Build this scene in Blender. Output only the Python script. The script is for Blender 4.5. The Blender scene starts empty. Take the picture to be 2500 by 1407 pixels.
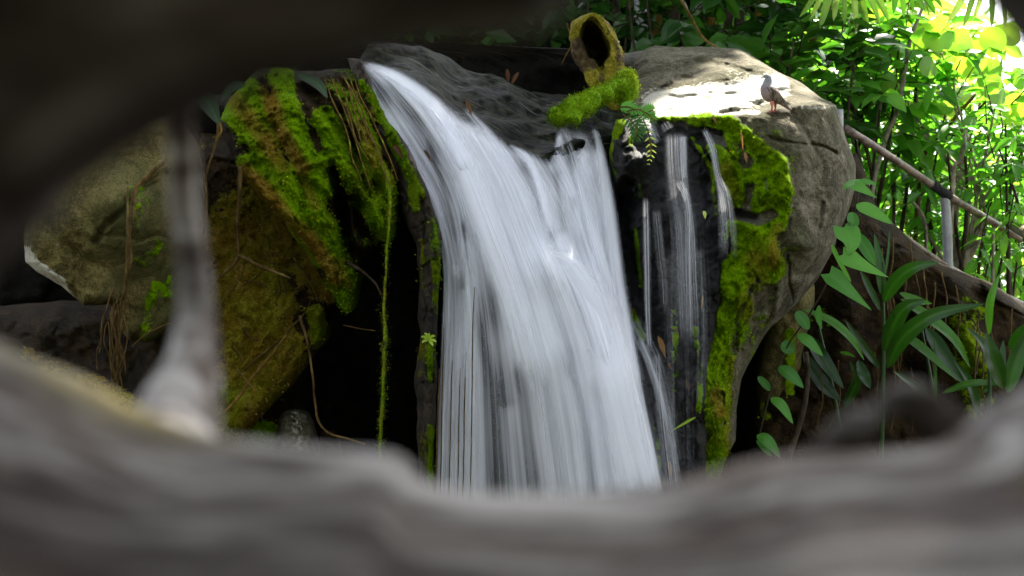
import bpy, math, random
import numpy as np
from mathutils import Vector

C = bpy.context.scene
COL = C.collection
rng = np.random.default_rng(7)
random.seed(7)

# ------------------------------------------------------------------ camera, sky, sun, exposure
K = 0.72 / 2500.0                       # a 50 mm lens on a 36 mm sensor, photograph 2500 px wide
cam_d = bpy.data.cameras.new('camera'); cam = bpy.data.objects.new('camera', cam_d); COL.objects.link(cam)
cam_d.lens = 50; cam_d.sensor_width = 36; cam_d.clip_start = 0.05; cam_d.clip_end = 800
cam.location = (0, 0, 0); cam.rotation_euler = (math.radians(90), 0, 0)
cam_d.dof.use_dof = True; cam_d.dof.focus_distance = 8.0; cam_d.dof.aperture_fstop = 2.5
C.camera = cam

SUN_EL, SUN_AZ = 56.0, 32.0             # azimuth measured from +Y (away from the camera) towards +X
sd = Vector((math.sin(math.radians(SUN_AZ)) * math.cos(math.radians(SUN_EL)),
             math.cos(math.radians(SUN_AZ)) * math.cos(math.radians(SUN_EL)), math.sin(math.radians(SUN_EL))))
w = bpy.data.worlds.new('World'); C.world = w; w.use_nodes = True
wn = w.node_tree.nodes; wl = w.node_tree.links
sky = wn.new('ShaderNodeTexSky'); sky.sky_type = 'NISHITA'; sky.sun_disc = False
sky.sun_elevation = math.radians(SUN_EL); sky.sun_rotation = math.radians(SUN_AZ)
sky.air_density = 1.0; sky.dust_density = 1.6
bw = wn.new('ShaderNodeRGBToBW'); mxs = wn.new('ShaderNodeMix'); mxs.data_type = 'RGBA'; mxs.inputs[0].default_value = .8
wl.new(sky.outputs[0], bw.inputs[0]); wl.new(sky.outputs[0], mxs.inputs[6]); wl.new(bw.outputs[0], mxs.inputs[7])
wl.new(mxs.outputs[2], wn['Background'].inputs[0]); wn['Background'].inputs[1].default_value = 0.15
sl = bpy.data.lights.new('sun', 'SUN'); sl.energy = 5.0; sl.angle = math.radians(0.5); sl.color = (1, .93, .82)
sun = bpy.data.objects.new('sun', sl); COL.objects.link(sun)
sun.rotation_euler = sd.to_track_quat('Z', 'Y').to_euler()
C.view_settings.view_transform = 'Standard'; C.view_settings.look = 'None'
C.view_settings.gamma = 1; C.view_settings.use_curve_mapping = False
C.view_settings.exposure = 2.6
C.render.engine = 'CYCLES'
C.cycles.transparent_max_bounces = 24; C.cycles.max_bounces = 8

# ------------------------------------------------------------------ numeric helpers
def at(px, py, Y):
    """point at photo direction (px,py) and distance Y"""
    return np.stack([(np.asarray(px) - 1250.0) * K * Y, np.asarray(Y) + 0 * np.asarray(px), -(np.asarray(py) - 703.5) * K * Y], -1)

def _h(i, j, k, s):
    n = (i.astype(np.int64) * 73856093) ^ (j.astype(np.int64) * 19349663) ^ (k.astype(np.int64) * 83492791) ^ (s * 2654435)
    n = (n ^ (n >> 13)) * 1274126177 & 0x7fffffff
    n = (n ^ (n >> 16)) * 668265263 & 0x7fffffff
    return (n & 0xffffff) / float(0xffffff)

def noise(P, s=0):
    i = np.floor(P).astype(np.int64); f = P - i; f = f * f * (3 - 2 * f); r = 0
    for a in (0, 1):
        for b in (0, 1):
            for c in (0, 1):
                wgt = (f[..., 0] if a else 1 - f[..., 0]) * (f[..., 1] if b else 1 - f[..., 1]) * (f[..., 2] if c else 1 - f[..., 2])
                r = r + wgt * _h(i[..., 0] + a, i[..., 1] + b, i[..., 2] + c, s)
    return r * 2 - 1

def fbm(P, sc=1.0, o=4, s=0, ridged=False):
    r = 0; amp = 1; t = 0; Q = np.asarray(P) * sc
    for q in range(o):
        v = noise(Q, s + q * 17)
        if ridged: v = 1 - 2 * np.abs(v)
        r = r + amp * v; t += amp; amp *= .5; Q = Q * 2.03 + 5.1
    return r / t

def facet(P, sc, s=0):
    """chunky broken-rock relief: every Voronoi cell gets a tilt of its own, a crack between cells"""
    Q = P * sc; b = np.floor(Q).astype(np.int64)
    d1 = np.full(Q.shape[:-1], 9.); d2 = d1.copy(); h = np.zeros(Q.shape[:-1])
    for a in (-1, 0, 1):
        for c in (-1, 0, 1):
            for e in (-1, 0, 1):
                i, j, k = b[..., 0] + a, b[..., 1] + c, b[..., 2] + e
                p = np.stack([i + _h(i, j, k, s), j + _h(i, j, k, s + 1), k + _h(i, j, k, s + 2)], -1)
                v = Q - p; d = np.sqrt((v ** 2).sum(-1))
                t = np.stack([_h(i, j, k, s + 3) - .5, _h(i, j, k, s + 4) - .5, _h(i, j, k, s + 5) - .5], -1)
                hh = (t * v).sum(-1) * 1.4 + (_h(i, j, k, s + 6) - .5) * .6
                m = d < d1
                d2 = np.where(m, d1, np.minimum(d2, d)); h = np.where(m, hh, h); d1 = np.where(m, d, d1)
    edge = np.clip((d2 - d1) / .12, 0, 1)
    return h * (.4 + .6 * edge) - (1 - edge) * .35

def pdist(px, py, poly):
    """distance to a polyline, and 0..1 position along it"""
    best = np.full(np.shape(px), 1e9); pos = np.zeros(np.shape(px)); n = len(poly) - 1
    for q in range(max(n, 1)):
        a = poly[q]; b = poly[min(q + 1, n)]
        dx, dy = b[0] - a[0], b[1] - a[1]; L = dx * dx + dy * dy + 1e-9
        t = np.clip(((px - a[0]) * dx + (py - a[1]) * dy) / L, 0, 1)
        d = np.hypot(px - a[0] - t * dx, py - a[1] - t * dy)
        m = d < best; best = np.where(m, d, best); pos = np.where(m, (q + t) / max(n, 1), pos)
    return best, pos

def sm(x):
    x = np.clip(x, 0, 1); return x * x * (3 - 2 * x)

def paint(px, py, strokes):
    r = np.zeros(np.shape(px))
    for poly, wd, v in strokes:
        d, t = pdist(px, py, poly)
        wv = wd if not isinstance(wd, tuple) else wd[0] + (wd[1] - wd[0]) * t
        m = sm(1.35 * (1 - d / wv))
        r = np.maximum(r, v * m) if v > 0 else r + v * m
    return r

def rbf(pts):
    pts = np.array(pts, float); X = pts[:, :2] / 500.; n = len(X)
    A = np.hypot(X[:, None, 0] - X[None, :, 0], X[:, None, 1] - X[None, :, 1])
    Pm = np.c_[np.ones(n), X]; M = np.block([[A + 0.02 * np.eye(n), Pm], [Pm.T, np.zeros((3, 3))]])
    sol = np.linalg.solve(M, np.r_[pts[:, 2], 0, 0, 0])
    def f(px, py):
        px = np.asarray(px, float) / 500.; py = np.asarray(py, float) / 500.
        r = sol[n] + sol[n + 1] * px + sol[n + 2] * py
        for q in range(n): r = r + sol[q] * np.hypot(px - X[q, 0], py - X[q, 1])
        return r
    return f

def curve(pts, n):
    """smooth resampling (Catmull-Rom) of a list of tuples"""
    p = np.array(pts, float); m = len(p)
    if m < 3:
        t = np.linspace(0, 1, n)[:, None]; return p[0] * (1 - t) + p[-1] * t
    e = np.vstack([2 * p[0] - p[1], p, 2 * p[-1] - p[-2]])
    u = np.linspace(0, m - 1 - 1e-6, n); i = u.astype(int); f = (u - i)[:, None]
    a, b, c, d = e[i], e[i + 1], e[i + 2], e[i + 3]
    return .5 * (2 * b + (c - a) * f + (2 * a - 5 * b + 4 * c - d) * f ** 2 + (3 * b - a - 3 * c + d) * f ** 3)

# ------------------------------------------------------------------ objects
def tag(o, label=None, cat=None, group=None, kind=None):
    if label: o['label'] = label
    if cat: o['category'] = cat
    if group: o['group'] = group
    if kind: o['kind'] = kind
    return o

def thing(name, loc, label, cat, group=None):
    o = bpy.data.objects.new(name, None); COL.objects.link(o); o.location = loc; o.empty_display_size = .1
    return tag(o, label, cat, group)

def build(name, V, F, mat, parent=None, attrs=None, smooth=True, origin=None, uv=None):
    """V: n x 3 world points, F: array or list of faces; one mesh object, its origin at its base"""
    V = np.asarray(V, float).reshape(-1, 3)
    if parent is not None:
        org = np.zeros(3); q = parent
        while q is not None: org = org + np.array(q.location); q = q.parent
    elif origin is not None: org = np.array(origin, float)
    else: org = np.array([(V[:, 0].min() + V[:, 0].max()) / 2, (V[:, 1].min() + V[:, 1].max()) / 2, V[:, 2].min()])
    me = bpy.data.meshes.new(name)
    F = np.asarray(F); nf, k = F.shape
    me.vertices.add(len(V)); me.vertices.foreach_set('co', (V - org).astype(np.float32).ravel())
    me.loops.add(nf * k); me.loops.foreach_set('vertex_index', F.astype(np.int32).ravel())
    me.polygons.add(nf); me.polygons.foreach_set('loop_start', np.arange(0, nf * k, k, dtype=np.int32))
    me.update(calc_edges=True)
    if smooth: me.polygons.foreach_set('use_smooth', np.ones(nf, bool))
    if attrs:
        for an, v in attrs.items():
            a = me.attributes.new(an, 'FLOAT', 'POINT'); a.data.foreach_set('value', np.asarray(v, np.float32).ravel())
    if uv is not None:
        l = me.uv_layers.new(name='UVMap'); l.data.foreach_set('uv', np.asarray(uv, np.float32)[F.ravel()].ravel())
    me.materials.append(mat); me.validate(); me.update()
    o = bpy.data.objects.new(name, me); COL.objects.link(o)
    if parent is not None: o.parent = parent
    else: o.location = org
    return o

def gridf(nr, nc, off=0, wrap=False):
    i, j = np.meshgrid(np.arange(nr - 1), np.arange(nc if wrap else nc - 1), indexing='ij')
    a = i * nc + j; b = i * nc + (j + 1) % nc
    return np.stack([a, b, b + nc, a + nc], -1).reshape(-1, 4) + off

def tube_np(P, R, seg=8, rough=0.0, s=0, cap=True):
    P = np.array(P, float); R = np.array(R, float) * np.ones(len(P)); n = len(P)
    T = np.gradient(P, axis=0); T /= np.linalg.norm(T, axis=1)[:, None] + 1e-9
    up = np.array([.21, .95, .12]); A = np.cross(T, up); A /= np.linalg.norm(A, axis=1)[:, None] + 1e-9; B = np.cross(T, A)
    th = np.arange(seg) / seg * 2 * math.pi
    if cap: P = np.vstack([P[:1], P, P[-1:]]); R = np.r_[1e-4, R, 1e-4]; A = np.vstack([A[:1], A, A[-1:]]); B = np.vstack([B[:1], B, B[-1:]])
    D = A[:, None] * np.cos(th)[None, :, None] + B[:, None] * np.sin(th)[None, :, None]
    V = P[:, None] + D * R[:, None, None]
    if rough: V = V + D * (fbm(V, .7 / max(R.max(), .004), 3, s) * rough)[..., None] * np.where(R > 1e-3, R, 0)[:, None, None]
    return V.reshape(-1, 3), gridf(len(P), seg, 0, True)

def join(parts):
    Vs, Fs, n = [], [], 0
    for V, F in parts: Vs.append(V); Fs.append(F + n); n += len(V)
    return np.vstack(Vs), np.vstack(Fs)

def pxtube(pts, rad, n=40, seg=7, rough=0., s=0, wob=0.):
    """tube through (px,py,Y) points, radii given in photo pixels"""
    c = curve(pts, n); r = curve([(q,) for q in rad], n)[:, 0] if not np.isscalar(rad) else np.full(n, float(rad))
    P = at(c[:, 0], c[:, 1], c[:, 2])
    if wob: P = P + wob * np.stack([fbm(P, 6, 3, s), fbm(P, 6, 3, s + 5), fbm(P, 6, 3, s + 9)], -1)
    return tube_np(P, r * K * c[:, 2], seg, rough, s)

# ------------------------------------------------------------------ materials
def S(r, g, b):
    f = lambda c: (c / 255. / 12.92) if c <= 10 else ((c / 255. + .055) / 1.055) ** 2.4
    return (f(r), f(g), f(b), 1)

class M:
    def __init__(s, name):
        s.m = bpy.data.materials.new(name); s.m.use_nodes = True; s.t = s.m.node_tree; s.t.nodes.clear()
        s.out = s.n('ShaderNodeOutputMaterial')
    def n(s, ty, **kw):
        d = s.t.nodes.new(ty)
        for k, v in kw.items(): setattr(d, k, v)
        return d
    def l(s, a, b): s.t.links.new(a, b)
    def noise(s, vec, sc, det=5, rough=.6, dist=0):
        d = s.n('ShaderNodeTexNoise'); d.inputs['Scale'].default_value = sc; d.inputs['Detail'].default_value = det
        d.inputs['Roughness'].default_value = rough; d.inputs['Distortion'].default_value = dist
        s.l(vec, d.inputs['Vector']); return d.outputs['Fac']
    def mapping(s, vec, scale=(1, 1, 1), loc=(0, 0, 0)):
        d = s.n('ShaderNodeMapping'); d.inputs['Scale'].default_value = scale; d.inputs['Location'].default_value = loc
        s.l(vec, d.inputs['Vector']); return d.outputs[0]
    def ramp(s, fac, stops):
        d = s.n('ShaderNodeValToRGB'); e = d.color_ramp.elements
        while len(e) < len(stops): e.new(.5)
        for q, (p, c) in enumerate(stops): e[q].position = p; e[q].color = c if len(c) == 4 else (*c, 1)
        s.l(fac, d.inputs[0]); return d.outputs[0]
    def math(s, op, a, b=None, clamp=False):
        d = s.n('ShaderNodeMath', operation=op, use_clamp=clamp)
        for q, v in enumerate((a, b)):
            if v is None: continue
            if isinstance(v, (int, float)): d.inputs[q].default_value = v
            else: s.l(v, d.inputs[q])
        return d.outputs[0]
    def mr(s, v, a, b, c=0., d=1.):
        m = s.n('ShaderNodeMapRange'); m.interpolation_type = 'SMOOTHSTEP'
        for q, x in enumerate((a, b, c, d)): m.inputs[q + 1].default_value = x
        s.l(v, m.inputs[0]); return m.outputs[0]
    def mix(s, f, a, b, mode='MIX'):
        d = s.n('ShaderNodeMix', data_type='RGBA', blend_type=mode)
        for i, v in ((0, f), (6, a), (7, b)):
            if isinstance(v, (int, float)): d.inputs[i].default_value = v
            elif isinstance(v, tuple): d.inputs[i].default_value = v
            else: s.l(v, d.inputs[i])
        return d.outputs[2]
    def attr(s, name):
        d = s.n('ShaderNodeAttribute'); d.attribute_name = name; return d.outputs['Fac']
    def bump(s, h, strength=.5, dist=.02, normal=None):
        d = s.n('ShaderNodeBump'); d.inputs['Strength'].default_value = strength; d.inputs['Distance'].default_value = dist
        s.l(h, d.inputs['Height'])
        if normal is not None: s.l(normal, d.inputs['Normal'])
        return d.outputs[0]
    def obj(s): return s.n('ShaderNodeTexCoord').outputs['Object']
    def principled(s, col, rough=.7, normal=None, spec=.5, **kw):
        p = s.n('ShaderNodeBsdfPrincipled')
        if isinstance(col, tuple): p.inputs['Base Color'].default_value = col
        else: s.l(col, p.inputs['Base Color'])
        if isinstance(rough, (int, float)): p.inputs['Roughness'].default_value = rough
        else: s.l(rough, p.inputs['Roughness'])
        p.inputs['Specular IOR Level'].default_value = spec
        if normal is not None: s.l(normal, p.inputs['Normal'])
        return p
    def done(s, sh): s.l(sh, s.out.inputs['Surface']); return s.m

MOSS_D, MOSS_M, MOSS_L, MOSS_Y = (.010, .022, .001, 1), (.05, .115, .001, 1), (.16, .30, .001, 1), (.34, .36, .002, 1)
MOSS_B1, MOSS_B2 = (.15, .092, .008, 1), (.44, .26, .08, 1)

def moss_colour(m, fac, tone):
    g = m.ramp(fac, [(.12, MOSS_D), (.38, MOSS_M), (.62, MOSS_L), (.85, MOSS_Y)])
    b = m.ramp(fac, [(.15, (.02, .012, .002, 1)), (.5, MOSS_B1), (.85, MOSS_B2)])
    return m.mix(tone, g, b)

def rock_mat(name, cols, sc=6, bump=.6, wetk=1.0, stretch=(1, 1, 1), pit=.5):
    m = M(name); v = m.mapping(m.obj(), stretch)
    a = m.noise(v, sc, 9, .62, .6); b = m.noise(v, sc * 7, 6, .65); c = m.noise(v, sc * 28, 3, .6)
    f = m.math('ADD', m.math('ADD', m.math('MULTIPLY', a, .5), m.math('MULTIPLY', b, .32)), m.math('MULTIPLY', c, .18))
    base = m.ramp(f, [(.39, cols[0]), (.49, cols[1]), (.60, cols[2])])
    big = m.noise(v, sc * .35, 3, .5)
    base = m.mix(m.mr(big, .45, .62), base, m.mix(.55, base, cols[3]))
    pits = m.mr(c, .30, .44)
    base = m.mix(m.math('MULTIPLY', m.math('SUBTRACT', 1., pits), pit), base, (.01, .009, .006, 1))
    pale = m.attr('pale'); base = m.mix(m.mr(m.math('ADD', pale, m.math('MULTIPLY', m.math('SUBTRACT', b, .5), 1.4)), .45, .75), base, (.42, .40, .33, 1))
    wet = m.attr('wet'); base = m.mix(m.math('MULTIPLY', wet, .82 * wetk), base, (.012, .0125, .017, 1))
    mo = m.attr('moss'); mn = m.noise(v, 22, 6, .7)
    mf = m.mr(m.math('ADD', mo, m.math('MULTIPLY', m.math('SUBTRACT', mn, .5), 1.1)), .42, .58)
    mc = moss_colour(m, m.math('ADD', m.math('MULTIPLY', m.noise(v, 60, 4, .7), .6), m.math('MULTIPLY', m.noise(v, 9, 3, .6), .42)), m.attr('tone'))
    col = m.mix(mf, base, mc)
    rough = m.math('SUBTRACT', .88, m.math('MULTIPLY', m.math('MULTIPLY', wet, m.math('SUBTRACT', 1., mf)), .58))
    h = m.math('ADD', m.math('ADD', m.math('MULTIPLY', a, .9), m.math('MULTIPLY', b, .35)), m.math('MULTIPLY', c, .14))
    h = m.math('ADD', h, m.math('MULTIPLY', m.math('MULTIPLY', m.noise(v, 90, 3, .7), mf), .35))
    pr = m.principled(col, rough, m.bump(h, bump, .05), .4)
    m.l(m.math('MULTIPLY', m.math('ADD', .10, m.math('MULTIPLY', wet, .5)), m.math('SUBTRACT', 1., m.math('MULTIPLY', mf, .9))), pr.inputs['Specular IOR Level'])
    return m.done(pr.outputs[0])

def moss_mat():
    m = M('moss'); t = m.attr('tint'); col = moss_colour(m, t, m.attr('tone'))
    p = m.principled(col, .9, spec=.04)
    tr = m.n('ShaderNodeBsdfTranslucent'); m.l(m.mix(.5, col, (.2, .3, .01, 1)), tr.inputs[0])
    x = m.n('ShaderNodeMixShader'); x.inputs[0].default_value = .3; m.l(p.outputs[0], x.inputs[1]); m.l(tr.outputs[0], x.inputs[2])
    return m.done(x.outputs[0])

def leaf_mat(name, dark, mid, light, trans=.45, rough=.35, spec=.5, tcol=(1.25, 1.3, .5)):
    m = M(name); t = m.attr('tint'); n = m.noise(m.obj(), 9, 3, .6)
    col = m.ramp(m.math('ADD', t, m.math('MULTIPLY', m.math('SUBTRACT', n, .5), .25)), [(0., dark), (.5, mid), (1., light)])
    rib = m.attr('rib')
    col = m.mix(m.math('MULTIPLY', rib, .22), col, light)
    p = m.principled(col, rough, m.bump(n, .2, .01), spec)
    tr = m.n('ShaderNodeBsdfTranslucent')
    m.l(m.mix(1., col, (tcol[0] * 1.5, tcol[1] * 1.5, tcol[2] * 1.5, 1), 'MULTIPLY'), tr.inputs[0])
    x = m.n('ShaderNodeMixShader'); x.inputs[0].default_value = trans; m.l(p.outputs[0], x.inputs[1]); m.l(tr.outputs[0], x.inputs[2])
    return m.done(x.outputs[0])

def bark_mat(name, a, b, c, sc=(30, 30, 6), rough=.85, spec=.12, bump=.6, k=1.):
    m = M(name); v = m.mapping(m.obj(), sc); n = m.noise(v, k, 7, .65, .5); n2 = m.noise(m.obj(), 14, 4, .6)
    col = m.ramp(m.math('ADD', m.math('MULTIPLY', n, .6), m.math('MULTIPLY', n2, .4)), [(.35, a), (.5, b), (.66, c)])
    mo = m.attr('moss'); mf = m.mr(m.math('ADD', mo, m.math('MULTIPLY', m.math('SUBTRACT', n2, .5), 1.2)), .45, .6)
    col = m.mix(mf, col, moss_colour(m, m.noise(m.obj(), 70, 4, .7), m.attr('tone')))
    return m.done(m.principled(col, rough, m.bump(n, bump, .02), spec).outputs[0])

MOSS = moss_mat()
R_CLIFF = rock_mat('wet_cliff_rock', [(0.0048, 0.0048, 0.0054, 1), (0.018, 0.0186, 0.0216, 1), (0.045, 0.045, 0.0468, 1), (0.018, 0.0168, 0.012, 1)], 5, .8)
R_BOULDER = rock_mat('grey_boulder', [(.026, .023, .013, 1), (.090, .079, .050, 1), (.205, .183, .130, 1), (.055, .057, .022, 1)], 5.5, .9, pit=.45)
R_TAN = rock_mat('tan_rock', [(0.02218, 0.01849, 0.006163, 1), (0.09244, 0.07395, 0.02218, 1), (0.1972, 0.1602, 0.06162, 1), (0.06162, 0.06779, 0.02465, 1)], 5, .8, pit=.8)
R_EARTH = rock_mat('brown_earth_rock', [(.003, .002, .0005, 1), (.0155, .0088, .002, 1), (.046, .027, .0065, 1), (.013, .008, .0018, 1)], 7, 1.0)
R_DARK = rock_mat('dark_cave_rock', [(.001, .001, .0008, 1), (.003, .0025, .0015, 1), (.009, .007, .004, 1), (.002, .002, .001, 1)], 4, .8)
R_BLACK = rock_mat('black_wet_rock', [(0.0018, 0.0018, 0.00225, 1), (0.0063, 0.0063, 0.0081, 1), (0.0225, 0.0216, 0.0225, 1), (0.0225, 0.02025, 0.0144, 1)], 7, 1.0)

# ------------------------------------------------------------------ rocks
def moss_tufts(name, P, N, px, py, M_, tone, parent, dens=1., size=.014, s=0):
    """fine upright leaflets of moss scattered over a surface where its mask is high"""
    r = np.random.default_rng(100 + s)
    idx = np.nonzero(M_ > .46)[0]
    if len(idx) < 30: return None
    n = int(len(idx) * dens); i = r.choice(idx, n)
    n2 = noise(P[i] * 22, s); base = P[i] + r.normal(0, .012, (n, 3)) * np.array([1, .35, 1])
    nn = N[i] + r.normal(0, .55, (n, 3)) + np.array([0, -.1, .25]); nn /= np.linalg.norm(nn, axis=1)[:, None]
    L = size * .62 * r.uniform(.5, 1.5, n) * (1 + .5 * n2); sd_ = np.cross(nn, r.normal(0, 1, (n, 3))); sd_ /= np.linalg.norm(sd_, axis=1)[:, None]
    W = L * r.uniform(.35, .6, n)
    base = base - nn * .004
    V = np.stack([base - sd_ * W[:, None], base + sd_ * W[:, None], base + nn * L[:, None]], 1).reshape(-1, 3)
    F = np.arange(3 * n).reshape(-1, 3)
    big = fbm(base, 5, 3, s + 3)
    t = np.clip(.52 + .42 * big + .22 * n2 + r.normal(0, .11, n), 0, 1)
    T = np.stack([t - .16, t - .16, t + .1], 1).ravel()
    return tag(build(name, V, F, MOSS, parent, {'tint': T, 'tone': np.repeat(np.clip(tone[i] + r.normal(0, .12, n), 0, 1), 3)}, smooth=False), kind='stuff')

def relief(name, rows, D, mat, label=None, cat='rock', group=None, kind=None, res=5., rnd=60., rd=.25, thick=.6,
           disp=(.03, 4.), fc=(.0, 3.), jag=6., feats=(), moss=(), tone=(), wet=0., wets=(), pale=(), mthick=.025, tufts=1.,
           tsize=.014, s=0, mbias=0., tone0=0., drape=None):
    rows = np.array(rows, float); y0, y1 = rows[0, 0], rows[-1, 0]
    ny = int((y1 - y0) / res) + 2; yy = np.linspace(y0, y1, ny)
    xl = np.interp(yy, rows[:, 0], rows[:, 1]); xr = np.interp(yy, rows[:, 0], rows[:, 2])
    q = np.stack([yy * .012, 0 * yy + s, 0 * yy], -1)
    xl = xl + jag * fbm(q, 1, 4, s) * 1.6; xr = xr + jag * fbm(q, 1, 4, s + 50) * 1.6; xr = np.maximum(xr, xl + 4)
    nx = int((xr - xl).max() / res) + 2; t = np.linspace(0, 1, nx)
    # denser towards the rims so that they round off smoothly
    PX = xl[:, None] + (xr - xl)[:, None] * t[None]; PY = np.repeat(yy[:, None], nx, 1)
    e0 = np.minimum(PY - y0, y1 - PY)
    qx = np.stack([PX * .012, 0 * PX + 9, 0 * PX + s], -1)
    e = np.minimum(np.minimum(PX - xl[:, None], xr[:, None] - PX), np.minimum(PY - y0, y1 - PY))
    u = np.clip(e / rnd, 0, 1); off = rd * (1 - np.sqrt(1 - (1 - u) ** 2 + 1e-9))
    PY = PY + jag * 2.2 * fbm(qx, 1, 4, s + 70)
    Yb = D(PX, PY); P0 = at(PX, PY, Yb)
    d = disp[0] * fbm(P0, disp[1], 5, s) * 1.6 + disp[0] * .4 * fbm(P0, disp[1] * 5, 3, s + 7)
    if fc[0]: d = d + fc[0] * facet(P0 + .15 * np.stack([fbm(P0, 3, 3, s), fbm(P0, 3, 3, s + 1), fbm(P0, 3, 3, s + 2)], -1), fc[1], s)
    if drape:
        ax, ay, amp_, wu, wv_ = drape; qq = PX * ay - PY * ax; qv = PX * ax + PY * ay; wob = 14 * fbm(P0, 5, 3, s + 60)
        dq = np.stack([(qq + wob) / wu, qv / wv_, 0 * PX + s], -1)
        d = d + amp_ * (fbm(dq, 1, 4, s + 61, True) * .7 + .5 * fbm(dq * np.array([2.6, 2.2, 1]), 1, 3, s + 62))
    jx = PX + 9 * fbm(P0, 7, 3, s + 20); jy = PY + 9 * fbm(P0, 7, 3, s + 21)
    for poly, wd, dep in feats:
        dd, tt = pdist(jx, jy, poly); wv = wd if not isinstance(wd, tuple) else wd[0] + (wd[1] - wd[0]) * tt
        d = d + dep * sm(1 - dd / wv)
    ms = paint(jx, jy, moss) if moss else np.zeros_like(PX)
    ms = np.clip(ms + mbias + .34 * fbm(P0, 6, 4, s + 30) + .26 * fbm(P0, 19, 3, s + 33), 0, 1.2) if (moss or mbias) else ms
    tn = np.clip(tone0 + paint(jx, jy, tone) + .45 * fbm(P0, 5, 4, s + 31), 0, 1)
    wt = np.clip(wet + (paint(jx, jy, wets) if wets else 0 * PX), 0, 1); pl = paint(jx, jy, pale) if pale else np.zeros_like(PX)
    mm = sm((ms - .35) / .3)
    d = d + mthick * mm * (1 + .9 * fbm(P0, 16, 3, s + 40) + .5 * fbm(P0, 45, 2, s + 41))
    edge = sm(u * 2.2) * .85 + .15
    Yf = Yb + off - d * edge
    Fp = at(PX, PY, Yf)
    Yk = Yb + rd + thick * np.sqrt(u) ; Bp = at(PX, PY, Yb + rd) ; Bp[..., 1] = Yk
    gy = np.gradient(Fp, axis=0); gx = np.gradient(Fp, axis=1); N = np.cross(gx, gy)
    N /= np.linalg.norm(N, axis=-1)[..., None] + 1e-9
    N = np.where((N[..., 1:2] > 0), -N, N)
    # weld the rim of the back to the rim of the front
    n = ny * nx; idB = np.arange(n).reshape(ny, nx) + n
    rim = np.zeros((ny, nx), bool); rim[0] = rim[-1] = True; rim[:, 0] = rim[:, -1] = True
    mp = np.arange(2 * n); mp[idB[rim]] = (idB[rim] - n)
    Ff = gridf(ny, nx); Fb = mp[gridf(ny, nx, n)][:, ::-1]
    V = np.vstack([Fp.reshape(-1, 3), Bp.reshape(-1, 3)])
    at2 = lambda a: np.r_[a.ravel(), a.ravel()]
    A = {'moss': at2(ms), 'tone': at2(tn), 'wet': at2(wt), 'pale': at2(pl)}
    o = build(name, V, np.vstack([Ff, Fb]), mat, None, A)
    tag(o, label, cat if kind != 'structure' else None, group, kind)
    if (moss or mbias) and tufts:
        moss_tufts('moss', Fp.reshape(-1, 3), N.reshape(-1, 3), PX.ravel(), PY.ravel(), ms.ravel() * (e.ravel() > 3), tn.ravel(), o, tufts * (res / 5.) ** 2, tsize, s)
    return o

flat = lambda y: (lambda px, py: y + 0 * np.asarray(px, float))
T_ = True

# ---- ground and the dark back of the gorge (setting)
gm = M('forest_soil'); gv = gm.obj(); gn = gm.noise(gv, 2.2, 8, .7)
GROUND = gm.done(gm.principled(gm.ramp(gn, [(.35, (.012, .009, .005, 1)), (.5, (.04, .03, .016, 1)), (.68, (.06, .07, .02, 1))]), .95, gm.bump(gn, .8, .1), .2).outputs[0])
gx = np.r_[-300, -60, np.linspace(-14, 14, 50), 60, 300]; gy = np.r_[-300, -40, np.linspace(-6, 30, 60), 60, 400]
GX, GY = np.meshgrid(gx, gy); g0 = np.stack([GX, GY, 0 * GX], -1)
GZ = -2.3 + .25 * fbm(g0, .35, 4, 3) + .9 * sm((GY - 9.) / 3.) + .9 * sm((GY - 9.5) / 4.) * sm((3.2 - GX) / 2.)
tag(build('ground', np.stack([GX, GY, GZ], -1), gridf(len(gy), len(gx)), GROUND, origin=(0, 0, 0)), kind='structure')

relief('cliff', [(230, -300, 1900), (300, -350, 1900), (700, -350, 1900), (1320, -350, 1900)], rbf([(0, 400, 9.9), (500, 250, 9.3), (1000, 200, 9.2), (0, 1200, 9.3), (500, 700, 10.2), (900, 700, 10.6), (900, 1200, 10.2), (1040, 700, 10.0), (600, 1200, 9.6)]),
       R_DARK, kind='structure', res=9, disp=(.12, 2.), fc=(.1, 2.2), rd=.5, thick=1.5, s=3)

# ---- bedrock behind the fall, built along the flow of the water
GUIDES = [
 [(868, 150, 8.72), (905, 250, 8.5), (972, 380, 8.3), (1042, 500, 8.15), (1078, 640, 8.02), (1078, 800, 7.93), (1066, 1000, 7.85), (1056, 1300, 7.75)],
 [(880, 148, 8.78), (955, 240, 8.5), (1035, 350, 8.28), (1105, 480, 8.06), (1138, 640, 7.9), (1150, 800, 7.8), (1150, 1000, 7.74), (1150, 1300, 7.7)],
 [(905, 150, 8.86), (1010, 215, 8.56), (1088, 310, 8.28), (1152, 430, 8.0), (1210, 600, 7.78), (1262, 780, 7.63), (1305, 980, 7.54), (1345, 1300, 7.48)],
 [(985, 165, 8.9), (1100, 240, 8.62), (1175, 330, 8.32), (1245, 450, 8.0), (1305, 600, 7.76), (1375, 780, 7.6), (1425, 980, 7.5), (1465, 1300, 7.42)],
 [(1110, 215, 8.85), (1190, 290, 8.6), (1262, 370, 8.32), (1330, 480, 8.04), (1388, 620, 7.8), (1450, 775, 7.6), (1502, 970, 7.46), (1560, 1300, 7.4)],
 [(1310, 275, 8.6), (1345, 335, 8.42), (1378, 400, 8.25), (1415, 490, 8.04), (1452, 625, 7.84), (1495, 775, 7.64), (1545, 975, 7.5), (1610, 1300, 7.42)],
 [(1450, 295, 8.4), (1468, 345, 8.25), (1488, 420, 8.12), (1502, 520, 8.0), (1516, 640, 7.9), (1538, 780, 7.76), (1575, 975, 7.62), (1640, 1300, 7.5)]]

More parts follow.
